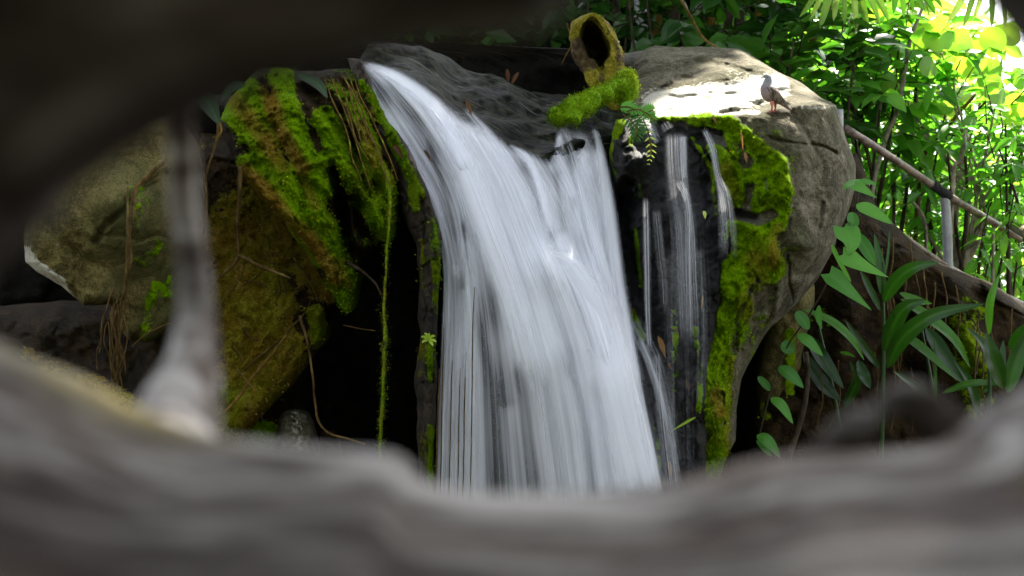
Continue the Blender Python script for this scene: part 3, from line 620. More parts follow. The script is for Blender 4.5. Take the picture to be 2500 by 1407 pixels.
ov = relief('mossy_overhang', [(165, 640, 890), (200, 600, 905), (240, 562, 925), (300, 538, 950), (350, 552, 968), (400, 572, 985), (430, 588, 990), (470, 620, 980), (500, 655, 975), (530, 690, 968), (560, 705, 965), (600, 735, 958), (620, 752, 885), (680, 795, 868), (720, 815, 862), (760, 835, 852)],
       rbf([(640, 180, 8.6), (880, 180, 8.7), (540, 300, 8.35), (700, 300, 8.2), (860, 300, 8.3), (980, 400, 8.15), (620, 440, 8.05), (760, 430, 8.0), (900, 450, 8.1), (700, 560, 7.95), (800, 560, 8.0), (950, 560, 8.12), (840, 700, 8.1)]), R_EARTH,
       'overhanging bank draped in vivid green and brown moss, left of the falls', res=3.4, rnd=30, rd=.2, thick=1.0, disp=(.055, 5), fc=(.05, 4), jag=7,
       feats=[([(690, 200), (700, 280), (740, 380), (790, 450)], 30, .05), ([(790, 300), (830, 370), (880, 460), (930, 540)], 34, .06), ([(560, 300), (640, 370), (700, 460), (790, 540)], 34, .05), ([(700, 420), (760, 400), (820, 380)], 14, .06),
              ([(590, 410), (680, 500), (780, 600), (820, 680)], 40, .09), ([(745, 215), (800, 280), (850, 350), (880, 400)], 20, -.16), ([(730, 440), (745, 500)], 16, -.06), ([(810, 420), (830, 480), (845, 560), (850, 600)], 24, -.30), ([(865, 480), (880, 560), (930, 600)], 24, -.34), ([(830, 450), (850, 640)], 22, -.25),
              ([(650, 290), (700, 350), (730, 400)], 22, -.08), ([(780, 190), (840, 260), (880, 330), (930, 420)], 14, .08), ([(900, 330), (930, 420), (955, 470)], 16, .09), ([(905, 300), (915, 400)], 12, -.08), ([(840, 270), (870, 400), (900, 480)], 13, -.14)],
       moss=[([(690, 190), (700, 280), (740, 380), (790, 450)], 42, 1.05), ([(790, 290), (830, 370), (880, 460), (940, 560)], 40, 1.1), ([(555, 260), (640, 350), (700, 460), (800, 560)], 40, .95), ([(800, 560), (830, 660), (845, 740)], 40, .95), ([(600, 420), (690, 520), (790, 620)], 46, .9),
             ([(700, 420), (760, 400), (820, 380)], 26, 1.0), ([(900, 350), (940, 440), (955, 520)], 30, .9), ([(860, 240), (900, 340)], 24, .5), ([(880, 420), (900, 480)], 24, .6), ([(600, 230), (660, 300)], 50, .7), ([(740, 440), (780, 500)], 26, .8)],
       tone=[([(600, 420), (690, 520), (780, 610), (820, 680)], (34, 34), 1.0), ([(560, 230), (620, 300), (690, 400)], 34, .75), ([(650, 220), (690, 330), (740, 410)], 30, .95), ([(745, 450), (770, 500)], 20, .7), ([(880, 200), (940, 330), (960, 440)], 26, .55), ([(830, 640), (850, 700)], 18, .6), ([(600, 260), (640, 330)], 16, .6), ([(880, 300), (920, 400)], 20, .6)], s=35, mthick=.07, tufts=1.6, tsize=.013, mbias=.34, tone0=.02, drape=(.5, .866, .085, 34, 150))

relief('mossy_fall_edge', [(140, 845, 880), (220, 868, 915), (300, 905, 955), (360, 930, 1000), (420, 958, 1025), (480, 975, 1052), (540, 992, 1070), (600, 1012, 1078), (680, 1022, 1076), (760, 1022, 1072), (860, 1018, 1066), (1000, 1018, 1062), (1100, 1022, 1058), (1200, 1022, 1056), (1300, 1020, 1056)],
       rbf([(860, 150, 8.66), (940, 300, 8.3), (1000, 420, 8.05), (1050, 560, 7.86), (1045, 800, 7.76), (1040, 1000, 7.7), (1040, 1250, 7.64)]), rock_mat('root_mat_rock', [(.006, .004, .003, 1), (.035, .024, .015, 1), (.13, .092, .06, 1), (.045, .03, .012, 1)], 9, 1.2),
       'narrow dark rock rib with moss along the left edge of the falls', res=3, rnd=24, rd=.12, thick=.5, disp=(.035, 8), fc=(.06, 6), jag=7, wet=.3,
       moss=[([(880, 200), (940, 300), (975, 370), (1005, 440), (1010, 500)], (18, 26), .8), ([(985, 400), (1020, 440), (1030, 480)], 20, .62), ([(1055, 540), (1068, 640), (1068, 760)], 22, .6), ([(1030, 540), (1040, 1200)], 30, .3), ([(1030, 590), (1036, 640)], 10, .7), ([(1052, 820), (1050, 930)], 11, .85), ([(1050, 1040), (1052, 1200)], 10, .8)],
       tone=[([(1030, 600), (1030, 1250)], 22, .6), ([(1060, 640), (1062, 760)], 8, .3)], s=36, mthick=.03, tufts=1.0, tsize=.013, drape=(.1, .99, .03, 12, 60))
relief('speckled_stone', [(998, 712, 735), (1006, 694, 752), (1030, 680, 764), (1070, 674, 774), (1120, 668, 782), (1200, 660, 790)], flat(8.4), R_BOULDER, 'small grey speckled stone at the foot of the dark recess', res=3.5, rnd=30, rd=.14, thick=.4, fc=(.05, 5), jag=5,
       pale=[([(722, 1010), (728, 1060), (740, 1130)], 26, .52)], s=37)
relief('dark_pebble', [(1052, 780, 815), (1080, 775, 832), (1140, 778, 840)], flat(8.5), R_EARTH, 'small dark stone beside the speckled stone', res=4, rnd=22, rd=.1, thick=.3, fc=(.04, 5), s=38)
relief('low_mossy_rock', [(990, 570, 700), (1030, 545, 720), (1080, 540, 720), (1160, 540, 740)], flat(8.6), R_EARTH, 'low green mossy rock left of the speckled stone', res=4, rnd=36, rd=.2, thick=.4, moss=[([(560, 1060), (690, 1070)], 60, 1.0)], s=39, tufts=.9)
relief('recess_rock', [(840, 690, 740), (880, 640, 745), (960, 620, 742), (1020, 610, 742), (1160, 610, 745)], flat(9.0), R_EARTH, 'shaded brown rock with a straight edge, in the recess above the speckled stone', res=5, rnd=20, rd=.2, thick=.4, wet=.3, moss=[([(650, 960), (700, 1000)], 40, .5)], tone=[([(650, 960), (700, 1000)], 80, .6)], s=40, tufts=.4)
relief('far_rock', [(128, 1490, 1600), (150, 1480, 1620), (220, 1480, 1600), (300, 1480, 1600)], flat(9.8), R_BOULDER, 'dull grey rock behind the hollow branch', res=6, rnd=30, rd=.2, thick=.6, s=41, wet=.4)
relief('stream_bank', [(95, -300, 900), (120, -300, 1400), (140, -300, 1500), (200, -300, 1560), (300, -300, 1560), (380, -300, 1560)], flat(10.3), R_DARK, kind='structure', res=8, rnd=40, rd=.3, thick=2, disp=(.08, 3), fc=(.06, 3), s=42)

# ------------------------------------------------------------------ wood
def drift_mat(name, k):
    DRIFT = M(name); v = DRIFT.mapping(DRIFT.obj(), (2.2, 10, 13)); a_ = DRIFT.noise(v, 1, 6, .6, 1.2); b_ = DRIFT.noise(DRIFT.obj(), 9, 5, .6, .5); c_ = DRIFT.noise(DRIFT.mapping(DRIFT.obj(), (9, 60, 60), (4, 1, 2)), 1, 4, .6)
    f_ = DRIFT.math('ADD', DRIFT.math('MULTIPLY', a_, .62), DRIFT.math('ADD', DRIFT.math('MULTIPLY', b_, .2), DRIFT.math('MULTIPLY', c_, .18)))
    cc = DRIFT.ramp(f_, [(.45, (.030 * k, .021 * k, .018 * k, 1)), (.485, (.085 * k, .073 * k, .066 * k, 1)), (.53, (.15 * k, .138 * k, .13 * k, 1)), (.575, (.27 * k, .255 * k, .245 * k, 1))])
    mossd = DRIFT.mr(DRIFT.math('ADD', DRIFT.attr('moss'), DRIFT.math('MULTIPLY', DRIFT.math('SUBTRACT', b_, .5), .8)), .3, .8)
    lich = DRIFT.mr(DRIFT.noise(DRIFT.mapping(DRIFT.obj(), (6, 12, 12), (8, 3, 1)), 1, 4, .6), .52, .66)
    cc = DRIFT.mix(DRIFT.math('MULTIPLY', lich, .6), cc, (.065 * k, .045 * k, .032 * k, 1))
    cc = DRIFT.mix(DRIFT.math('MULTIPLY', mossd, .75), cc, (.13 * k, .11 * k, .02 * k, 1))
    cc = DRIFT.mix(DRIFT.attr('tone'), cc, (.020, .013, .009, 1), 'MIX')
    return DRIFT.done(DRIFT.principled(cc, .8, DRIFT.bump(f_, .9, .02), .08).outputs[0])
DRIFTWOOD = drift_mat('driftwood', 1.); BRIGHTENED = drift_mat('brightened_driftwood', 1.45)  # second copy is the same wood brightened to offset the upright stem's shade
drift = thing('hollow_driftwood', at(1250, 1700, .8), 'weathered grey driftwood close to the camera, its blurred opening framing the falls', 'driftwood')
def loft_px(ctrl, prof, Yr, n=260, s=0, amp=.006, seg=120):
    """a trunk lying across: ctrl = (px,py) of its skyline at distance Yr, prof = (Y, dz) of its cross-section"""
    c = curve(ctrl, n); p = curve(prof, seg); base = at(c[:, 0], c[:, 1], Yr)
    X = base[:, 0][:, None] + 0 * p[:, 0]; Y = p[:, 0][None] + 0 * X
    Z = base[:, 2][:, None] * (p[:, 0] / Yr)[None] * 1.0 + p[:, 1][None]
    V = np.stack([X, Y, Z], -1); q = V * np.array([5, 16, 16])
    V[..., 2] += amp * fbm(q, 1, 4, s) + amp * .6 * fbm(V, 9, 3, s + 3); V[..., 1] += amp * fbm(q, 1, 4, s + 6)
    return V.reshape(-1, 3), gridf(n, seg), V, c
LOW = [(-900, 560), (-400, 700), (-150, 790), (0, 850), (150, 905), (300, 985), (420, 1040), (520, 1075), (650, 1090), (800, 1098), (930, 1100), (990, 1120), (1030, 1165), (1120, 1188), (1350, 1196), (1550, 1190), (1700, 1165), (1850, 1128), (2000, 1112), (2150, 1105), (2300, 1085), (2380, 1030), (2440, 985), (2500, 960), (2700, 860), (3100, 700), (3500, 400)]
V, F, G3, c = loft_px(LOW, [(1.35, -.50), (1.26, -.20), (1.14, -.045), (1.0, 0), (.86, -.025), (.74, -.055), (.62, -.10), (.55, -.2), (.52, -.45)], 1.0, s=1)
pxg = V[:, 0] / K / 1.0 + 1250
yy_ = V[:, 1]
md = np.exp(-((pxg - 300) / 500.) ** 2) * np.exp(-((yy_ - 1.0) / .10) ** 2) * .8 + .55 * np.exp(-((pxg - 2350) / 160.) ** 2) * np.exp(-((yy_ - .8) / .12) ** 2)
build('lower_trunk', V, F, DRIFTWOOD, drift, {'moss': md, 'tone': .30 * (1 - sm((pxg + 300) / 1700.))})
UP = [(-900, 1350), (-500, 1000), (-200, 760), (0, 640), (80, 535), (200, 452), (300, 388), (400, 330), (520, 268), (600, 226), (700, 196), (800, 170), (900, 138), (1000, 108), (1100, 96), (1200, 94), (1290, 82), (1350, 52), (1400, 0), (1450, -80), (1700, -220), (2100, -240), (2300, -160), (2400, -60), (2470, 20), (2560, 130), (2800, 420), (3200, 800)]
V, F, G3, c = loft_px(UP, [(1.05, .42), (.86, .2), (.72, .05), (.64, .008), (.58, 0), (.50, .02), (.42, .055), (.36, .12), (.33, .25)], .6, s=2, amp=.004)
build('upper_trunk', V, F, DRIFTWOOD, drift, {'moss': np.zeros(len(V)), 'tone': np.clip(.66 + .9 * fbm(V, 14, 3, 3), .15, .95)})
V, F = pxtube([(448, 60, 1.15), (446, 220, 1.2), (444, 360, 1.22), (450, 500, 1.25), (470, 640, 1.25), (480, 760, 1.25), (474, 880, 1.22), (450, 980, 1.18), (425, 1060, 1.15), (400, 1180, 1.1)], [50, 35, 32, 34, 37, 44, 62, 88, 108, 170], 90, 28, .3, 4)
build('upright_stem', V, F, BRIGHTENED, drift, {'moss': np.zeros(len(V)), 'tone': np.full(len(V), 0.)})
V, F = pxtube([(1950, 1230, 1.02), (2000, 1120, 1.02), (2075, 1070, 1.02), (2140, 1005, 1.03), (2215, 975, 1.04), (2300, 1050, 1.04), (2330, 1130, 1.02), (2350, 1240, 1.0)], [70, 40, 46, 30, 38, 52, 50, 70], 90, 24, 1.0, 5)
build('knot', V, F, DRIFTWOOD, drift, {'moss': np.zeros(len(V)), 'tone': np.full(len(V), .72)})

BARK_M = bark_mat('mossy_bark', (.012, .008, .004, 1), (.05, .034, .014, 1), (.15, .11, .06, 1), (12, 12, 12), k=1.5)
BARK_R = bark_mat('root_bark', (.02, .012, .003, 1), (.07, .042, .012, 1), (.16, .105, .038, 1), (22, 22, 8))
BARK_G = bark_mat('pale_stem', (.10, .08, .06, 1), (.24, .20, .15, 1), (.42, .36, .28, 1), (20, 20, 8))
BARK_D = bark_mat('dark_stem', (.01, .008, .005, 1), (.035, .026, .016, 1), (.09, .065, .04, 1), (20, 20, 8))
BARK_Y = bark_mat('yellow_stem', (.025, .014, .002, 1), (.08, .046, .006, 1), (.17, .105, .018, 1), (16, 16, 5))

def tube_tufts(V, F, nring, seg, parent, mk, tone, dens, size, s, n=60):
    P = V.reshape(-1, seg, 3); cen = P.mean(1, keepdims=True); N = P - cen; N = N / (np.linalg.norm(N, axis=-1)[..., None] + 1e-9)
    return moss_tufts('moss', P.reshape(-1, 3), N.reshape(-1, 3), None, None, mk, tone, parent, dens, size, s)

def mossy_tube(name, pts, rad, label, cat, n=160, seg=26, rough=.35, s=0, moss=1., tone=.2, dens=2.5, size=.014, mat=None, wob=0., lo=-.6):
    V, F = pxtube(pts, rad, n, seg, rough, s, wob)
    mk = np.clip(moss + .35 * fbm(V, 9, 3, s), 0, 1.2); tn = np.clip(tone + .5 * fbm(V, 7, 3, s + 4), 0, 1)
    o = tag(build(name, V, F, mat or BARK_M, None, {'moss': mk, 'tone': tn}), label, cat)
    tube_tufts(V, F, n, seg, o, mk, tn, dens, size, s)
    return o
mossy_tube('mossy_branch', [(1352, 296, 7.78), (1370, 282, 7.8), (1410, 258, 7.85), (1450, 240, 7.95), (1490, 226, 8.05), (1520, 222, 8.15), (1530, 200, 8.2), (1530, 178, 8.22)], [16, 27, 26, 21, 22, 27, 19, 12],
           'stubby branch end wrapped in bright green moss, jutting over the lip of the falls', 'branch', n=150, seg=30, rough=1.1, s=51, moss=1.1, tone=.0, dens=6, size=.0085)
# the hollow old branch behind it
outer = curve([(1398, 100), (1412, 66), (1438, 52), (1470, 60), (1500, 98), (1518, 150), (1520, 205), (1508, 262), (1478, 236), (1455, 210), (1432, 175), (1408, 140), (1398, 100)], 90)[:-1]
inner = curve([(1424, 100), (1430, 74), (1446, 68), (1464, 82), (1480, 112), (1486, 134), (1474, 150), (1472, 162), (1458, 158), (1448, 146), (1438, 138), (1430, 122), (1424, 100)], 90)[:-1]
rings = []
for px_py, Y, k in ((outer, 9.3, 1.0), (outer, 8.75, 1.0), (outer, 8.62, .96), (inner, 8.62, 1.2), (inner, 8.7, 1.12), (inner, 9.1, .9), (inner, 9.25, .2), (inner, 9.26, .01)):
    cx, cy = px_py.mean(0); rings.append(at(cx + (px_py[:, 0] - cx) * k * 1.1, cy + (px_py[:, 1] - cy) * k * 1.15, Y))
dense = []
for a0, a1 in zip(rings[:-1], rings[1:]):
    for t in np.linspace(0, 1, 8, endpoint=False): dense.append(a0 * (1 - t) + a1 * t)
dense.append(rings[-1]); Vh = np.stack(dense); Vh += .034 * np.stack([fbm(Vh, 8, 4, 1), fbm(Vh, 8, 4, 2), fbm(Vh, 8, 4, 3)], -1) + .016 * np.stack([fbm(Vh, 34, 3, 1), fbm(Vh, 34, 3, 2), fbm(Vh, 34, 3, 3)], -1)
mk = .5 + .6 * fbm(Vh, 5, 3, 6)
tag(build('hollow_branch', Vh.reshape(-1, 3), gridf(len(Vh), Vh.shape[1], 0, True), BARK_M, None, {'moss': mk.ravel(), 'tone': np.full(mk.size, .75)}), 'broken hollow branch with a dark knot hole, standing behind the stream', 'branch')

# hanging roots
def root(pts, rad, label, s=0, mat=None, n=60, wob=.01, moss=0., grp='roots hanging over the left rocks', name='hanging_root'):
    V, F = pxtube(pts, rad, n, 7, .3, s, wob)
    return tag(build(name, V, F, mat or BARK_R, None, {'moss': np.full(len(V), moss), 'tone': np.full(len(V), .3)}), label, 'root', grp)
o = mossy_tube('hanging_root', [(925, 400, 7.95), (948, 440, 7.95), (952, 520, 7.95), (944, 640, 7.95), (940, 760, 7.95), (943, 830, 7.95), (936, 930, 7.95), (932, 1020, 7.95), (926, 1110, 7.95), (926, 1160, 7.95)], [7, 6, 4, 3, 4, 5.5, 4.5, 5, 3.5, 2.5],
               'long straight root furred with green moss, hanging in front of the black recess', 'root', n=300, seg=10, rough=.5, s=61, moss=.7, tone=.3, dens=1.2, size=.010, wob=.016)
o['group'] = 'roots hanging over the left rocks'
root([(402, 395, 7.35), (350, 440, 7.32), (330, 470, 7.3), (320, 540, 7.25), (312, 600, 7.25), (310, 680, 7.3), (300, 730, 7.4), (285, 790, 7.45), (300, 880, 7.5)], [5, 6, 6, 4, 4, 4, 4, 3, 2], 'thick tan root bending down over the pale boulder', 62)
root([(311, 460, 7.28), (310, 560, 7.2), (318, 640, 7.25), (296, 740, 7.4), (290, 800, 7.45), (270, 900, 7.5)], [2.5, 3, 3, 3, 2.5, 1.5], 'thin tan root running straight beside the thick one on the pale boulder', 63)
root([(532, 300, 7.9), (530, 345, 7.9), (505, 420, 7.9), (503, 480, 7.9), (506, 540, 7.9), (500, 640, 7.9)], [3, 3, 2.5, 2.5, 2, 1], 'thin wavy greenish root left of the moss overhang', 64, moss=.3)
root([(588, 405, 7.9), (586, 450, 7.9), (582, 520, 7.95), (582, 610, 8.0), (575, 640, 8.0), (545, 670, 8.0), (520, 690, 8.0)], [6, 5, 5, 4, 5, 4, 3], 'knotted brown root dropping from the tip of the brown moss', 65, moss=.2)
root([(580, 625, 7.98), (620, 645, 7.95), (660, 660, 7.93), (712, 680, 7.9)], [5, 5, 4, 2], 'yellowish root lying across the mossy boulder', 66, moss=.3)
root([(700, 815, 7.9), (660, 870, 7.85), (610, 930, 7.8), (570, 985, 7.7), (520, 1030, 7.65)], [2.5, 4, 4, 4, 3], 'straight yellow twig slanting down the mossy boulder', 67, mat=BARK_Y)
root([(580, 905, 7.75), (600, 925, 7.73), (625, 957, 7.7)], [3, 3, 2], 'short yellow twig crossing the slanting one', 68, mat=BARK_Y)
root([(735, 770, 7.95), (755, 860, 7.95), (765, 940, 7.95), (775, 1020, 7.9), (800, 1055, 7.85), (840, 1070, 7.8), (890, 1085, 7.8)], [4, 3, 3, 3, 3, 3, 3], 'long brown root curling out across the recess floor', 69)
root([(845, 640, 8.1), (880, 660, 8.1), (915, 690, 8.1), (930, 720, 8.1)], [5, 4, 3, 2], 'dark slanting root below the overhang', 70, mat=BARK_D)
root([(840, 795, 8.0), (880, 802, 8.0), (918, 808, 8.0)], [1.5, 1.5, 1], 'thin level twig crossing the dark recess', 71)
root([(640, 955, 8.1), (636, 990, 8.1), (640, 1030, 8.1)], [2, 2, 2], 'short dark rootlet under the mossy boulder', 72, mat=BARK_D)
root([(425, 790, 7.6), (390, 800, 7.6), (350, 820, 7.6), (320, 845, 7.6)], [2, 2.5, 2, 1.5], 'grey twig poking out beside the bundle of fine roots', 73)
for q in range(16):
    x0 = 285 + random.uniform(-20, 22); y0 = 700 + random.uniform(0, 90)
    pts = [(x0, y0, 7.42)]
    for k in range(5): pts.append((pts[-1][0] + random.uniform(-13, 13), pts[-1][1] + random.uniform(22, 48), 7.42 + .02 * k))
    root(pts, 1.6, 'one of the fine brown rootlets bundled under the pale boulder', 80 + q, n=36, grp='fine rootlets under the pale boulder')
rt_ = random.Random(5); TANG = []
for q in range(18):
    x, y = rt_.uniform(520, 780), rt_.uniform(560, 900); dx, dy = rt_.choice([(-26, 34), (30, 18), (8, 40), (-34, 22), (22, 34)]); pts = []
    for k in range(6):
        if not (500 < x < 800 and y < 1040 and (x - 500) / 1.0 + (y - 700) * .95 < 330): break
        pts.append((x, y, float(mb_D(x, y)) - .05)); x += dx + rt_.uniform(-16, 16); y += dy + rt_.uniform(-12, 12)
    if len(pts) >= 3: TANG.append(pts)
for q, pts in enumerate(TANG): root(pts, [rt_.uniform(1.2, 2.6), 2.4, 1.2], 'tangle', 300 + q, n=36, grp='tangled roots on the mossy boulder', moss=.35, wob=.012, mat=(BARK_R, BARK_Y, BARK_R)[q % 3])
# yellow strands over the top right of the overhang
for q in range(8):
    x0 = 800 + q * 9 + random.uniform(-4, 4); y0 = 175 + random.uniform(0, 20); L = random.uniform(150, 290); sl = random.uniform(.30, .46)
    pts = [(x0 + sl * L * t + random.uniform(-5, 5), y0 + L * t, 8.32 - .55 * t * L / 290.) for t in np.linspace(0, 1, 6)]
    root(pts, [1.2, 2, 2.2, 2, 1.6, 1], 'one of the yellow root strands combed down the right end of the overhang', 100 + q, mat=BARK_Y, n=44, grp='yellow root strands on the overhang', moss=.4)
# reddish strands behind the left of the water
for q, (x, y0) in enumerate(((1078, 800), (1098, 880), (1118, 900), (1132, 860), (1152, 700), (1066, 900))):
    root([(x + 6, y0, 7.72), (x + 2, y0 + 130, 7.62), (x, y0 + 260, 7.56), (x - 4, 1290, 7.5)], [1., 1.6, 1.6, 1.4], 'brown root thread inside the left edge of the falls, %s of six' % ['third','fourth','fifth','sixth','last right','leftmost'][q], 120 + q, grp='root threads in the falls', wob=.004)

# fallen leaves
def leaf_blade(L, W, nseg=8, curl=.2, cup=.15, shape='oval'):
    """leaf along +Y from the origin, in metres: verts, quads, rib mask"""
    t = np.linspace(0, 1, nseg + 1)
    wd = {'oval': np.sin(np.pi * t ** .8) ** .8, 'lance': np.sin(np.pi * t ** .75) ** 1.1 * (1 - .15 * t), 'heart': np.where(t < .22, .75 + 1.1 * t, (1 - ((t - .22) / .78) ** 1.5)) , 'strap': np.minimum(1, 6 * t + .25) * np.sqrt(np.clip(1 - t ** 3, 0, 1))}[shape]
    wd = np.clip(wd, .02, 1.2); u = np.array([-1, -.5, 0, .5, 1.])
    X = W / 2 * wd[:, None] * u; Y = L * t[:, None] + 0 * X; Z = cup * W * np.abs(u) ** 1.3 * wd[:, None] - curl * L * (t[:, None] ** 2)
    if shape == 'heart': Y = Y - L * .14 * np.abs(u) * np.clip(1 - t[:, None] * 5, 0, 1)
    return np.stack([X, Y, Z], -1).reshape(-1, 3), gridf(nseg + 1, 5), np.tile(np.array([0, 0, 1, 0, 0.]), nseg + 1)

def place(V, pos, d, up):
    d = np.array(d, float); d /= np.linalg.norm(d); up = np.array(up, float); x = np.cross(d, up); x /= np.linalg.norm(x) + 1e-9; z = np.cross(x, d)
    return np.array(pos) + V[:, :1] * x + V[:, 1:2] * d + V[:, 2:3] * z

DRY = leaf_mat('dry_leaf', (.03, .011, .003, 1), (.10, .042, .012, 1), (.24, .13, .05, 1), .2, .6, .3, (1.1, 1, .8))
def fallen(px0, py0, px1, py1, Y, W, label, s, tint=.5, cat='leaf', mat=None, up=(0, -1, .3)):
    a0, a1 = at(px0, py0, Y), at(px1, py1, Y - .02); L = np.linalg.norm(a1 - a0)
    V, F, rb = leaf_blade(L, W * .8 * K * Y, 8, random.uniform(-.25, .35), .6, 'lance')
    return tag(build('fallen_leaf', place(V, a0, a1 - a0, up), F, mat or DRY, None, {'tint': np.full(len(V), tint), 'rib': rb}), label, cat, 'fallen leaves')
fallen(1138, 243, 1152, 288, 8.42, 14, 'orange brown leaf standing in the stream above the lip', 1, .55)
fallen(1606, 820, 1626, 876, 7.55, 18, 'pale orange leaf stuck on the wet rock right of the falls', 2, .85)
fallen(1630, 885, 1640, 905, 7.55, 8, 'small rust leaf below the pale orange one', 3, .3)
fallen(1675, 925, 1682, 960, 7.55, 7, 'narrow rust leaf low on the wet rock by the moss', 4, .3)
fallen(1650, 800, 1655, 822, 7.6, 7, 'tiny rust leaf high on the wet rock', 5, .35)
fallen(1632, 1125, 1640, 1170, 7.4, 14, 'cream leaf at the bottom of the wet rock', 6, 1.0)
fallen(1716, 720, 1713, 760, 7.6, 6, 'thin tan needle leaf against the moss', 7, .9)
fallen(1808, 320, 1816, 365, 7.62, 7, 'narrow straw leaf on the upper moss', 8, 1.)
fallen(1818, 372, 1822, 400, 7.6, 11, 'tan curled leaf under the straw leaf', 9, .9)
fallen(1738, 282, 1752, 305, 7.8, 8, 'orange leaf lying on the rim of the boulder', 10, .8)
fallen(1238, 168, 1242, 213, 9.6, 15, 'curled brown leaf hanging at the back of the stream', 11, .25)
fallen(1266, 176, 1246, 214, 9.6, 13, 'second brown leaf curling against the first one behind the stream', 12, .45)
fallen(960, 355, 985, 385, 8.02, 20, 'dull purple brown leaf caught on the moss at the left edge of the falls', 13, .15)
fallen(1035, 365, 1055, 395, 8.05, 9, 'brown leaf sliver behind the veil of the upper falls', 14, .2)
YG = leaf_mat('yellow_green_leaf', (.12, .22, .01, 1), (.3, .42, .05, 1), (.55, .62, .2, 1), .4)
fallen(1718, 515, 1722, 537, 7.62, 12, 'pale green leaf beside the thin water threads', 15, .9, mat=YG)
fallen(1700, 1018, 1640, 1050, 7.4, 9, 'green grass blade lying across the wet rock', 16, .2, mat=YG)
# ------------------------------------------------------------------ metal handrail on the right
mm_ = M('brushed_rail'); rn = mm_.noise(mm_.obj(), 18, 5, .6)
RAIL = mm_.done(mm_.principled(mm_.ramp(rn, [(.38, (.09, .06, .045, 1)), (.62, (.27, .20, .16, 1))]), .38, spec=.6, **{}).outputs[0])
mp_ = M('grey_post'); pn = mp_.noise(mp_.obj(), 12, 5, .6)
POST = mp_.done(mp_.principled(mp_.ramp(pn, [(.3, (.20, .20, .21, 1)), (.7, (.34, .34, .35, 1))]), .45, spec=.5).outputs[0])
def pipe(name, pts, rad, mat, parent, s=0):
    V, F = pxtube(pts, rad, 12, 20, 0, s); return build(name, V, F, mat, parent)
hr = thing('handrail', at(2312, 700, 10.4), 'pinkish metal pipe handrail on grey posts, sloping down behind the boulder', 'handrail')
pipe('top_rail', [(2062, 312, 10.0), (2150, 368, 10.1), (2290, 462, 10.4), (2300, 470, 10.4)], 9.5, RAIL, hr)
pipe('top_rail', [(2300, 470, 10.4), (2500, 588, 10.8), (2660, 682, 11.1)], 9, RAIL, hr)
pipe('bottom_rail', [(2150, 545, 10.1), (2210, 580, 10.2), (2320, 655, 10.4), (2500, 745, 10.8), (2660, 830, 11.1)], 7, RAIL, hr)
pipe('post', [(2048, 268, 10.0), (2050, 400, 10.0), (2052, 560, 10.0)], 10.5, POST, hr)
pipe('post', [(2306, 468, 10.4), (2312, 560, 10.4), (2316, 700, 10.4)], 11.5, POST, hr)
pipe('rail_joint', [(2278, 452, 10.36), (2300, 468, 10.37), (2318, 480, 10.4)], 12, bark_mat('dark_joint', (.01, .01, .01, 1), (.03, .03, .03, 1), (.06, .05, .05, 1)), hr)
tag(pipe('pipe_stub', [(2468, 545, 10.6), (2500, 565, 10.2), (2560, 600, 9.6)], 15, RAIL, None), 'short dull pipe end poking in from the right above the handrail', 'pipe')

# ------------------------------------------------------------------ leaves and shrubs
def leaves_mesh(P, Dv, Up, L, W, shape='oval', nseg=4, curl=.2, cup=.2, rr=None):
    """many leaves at once; returns verts, faces, rib"""
    V0, F0, rb = leaf_blade(1., 1., nseg, 0, 0, shape)
    n = len(P); Dv = Dv / (np.linalg.norm(Dv, axis=1)[:, None] + 1e-9); X = np.cross(Dv, Up); X /= np.linalg.norm(X, axis=1)[:, None] + 1e-9; Z = np.cross(X, Dv)
    cu = curl * rr.uniform(.2, 1.8, n); cp = cup * rr.uniform(.3, 1.6, n)
    x = V0[None, :, 0] * W[:, None]; y = V0[None, :, 1] * L[:, None]
    u = np.tile(np.abs(np.array([-1, -.5, 0, .5, 1.])), nseg + 1)
    z = cp[:, None] * np.abs(x) * 1.2 - cu[:, None] * L[:, None] * V0[None, :, 1] ** 2
    V = P[:, None] + x[..., None] * X[:, None] + y[..., None] * Dv[:, None] + z[..., None] * Z[:, None]
    k = len(V0); F = (F0[None] + (np.arange(n) * k)[:, None, None]).reshape(-1, 4)
    return V.reshape(-1, 3), F, np.tile(rb, n)

def round_leaves(P, Dv, Up, R, rr):
    n = len(P); Dv = Dv / np.linalg.norm(Dv, axis=1)[:, None]; X = np.cross(Dv, Up); X /= np.linalg.norm(X, axis=1)[:, None] + 1e-9; Z = np.cross(X, Dv)
    m = 16; th = np.linspace(0, 2 * np.pi, m, endpoint=False); rings = [(.02, 0), (.5, 1), (1., 2)]
    vs = []; rb = []
    for q, (r, _) in enumerate(rings):
        rad = r * (1 - .16 * np.exp(-((th) / .25) ** 2) - .16 * np.exp(-((th - 2 * np.pi) / .25) ** 2))
        vs.append(np.stack([np.sin(th) * rad, 1 - np.cos(th) * rad, .14 * r * r * np.cos(2 * th)], -1)); rb.append((np.arange(m) % 3 == 0) * .8)
    V0 = np.concatenate(vs); k = len(V0)
    V = P[:, None] + R[:, None, None] * (V0[None, :, :1] * X[:, None] + V0[None, :, 1:2] * Dv[:, None] + V0[None, :, 2:] * Z[:, None])
    F0 = gridf(3, m, 0, True); F = (F0[None] + (np.arange(n) * k)[:, None, None]).reshape(-1, 4)
    return V.reshape(-1, 3), F, np.tile(np.concatenate(rb), n)

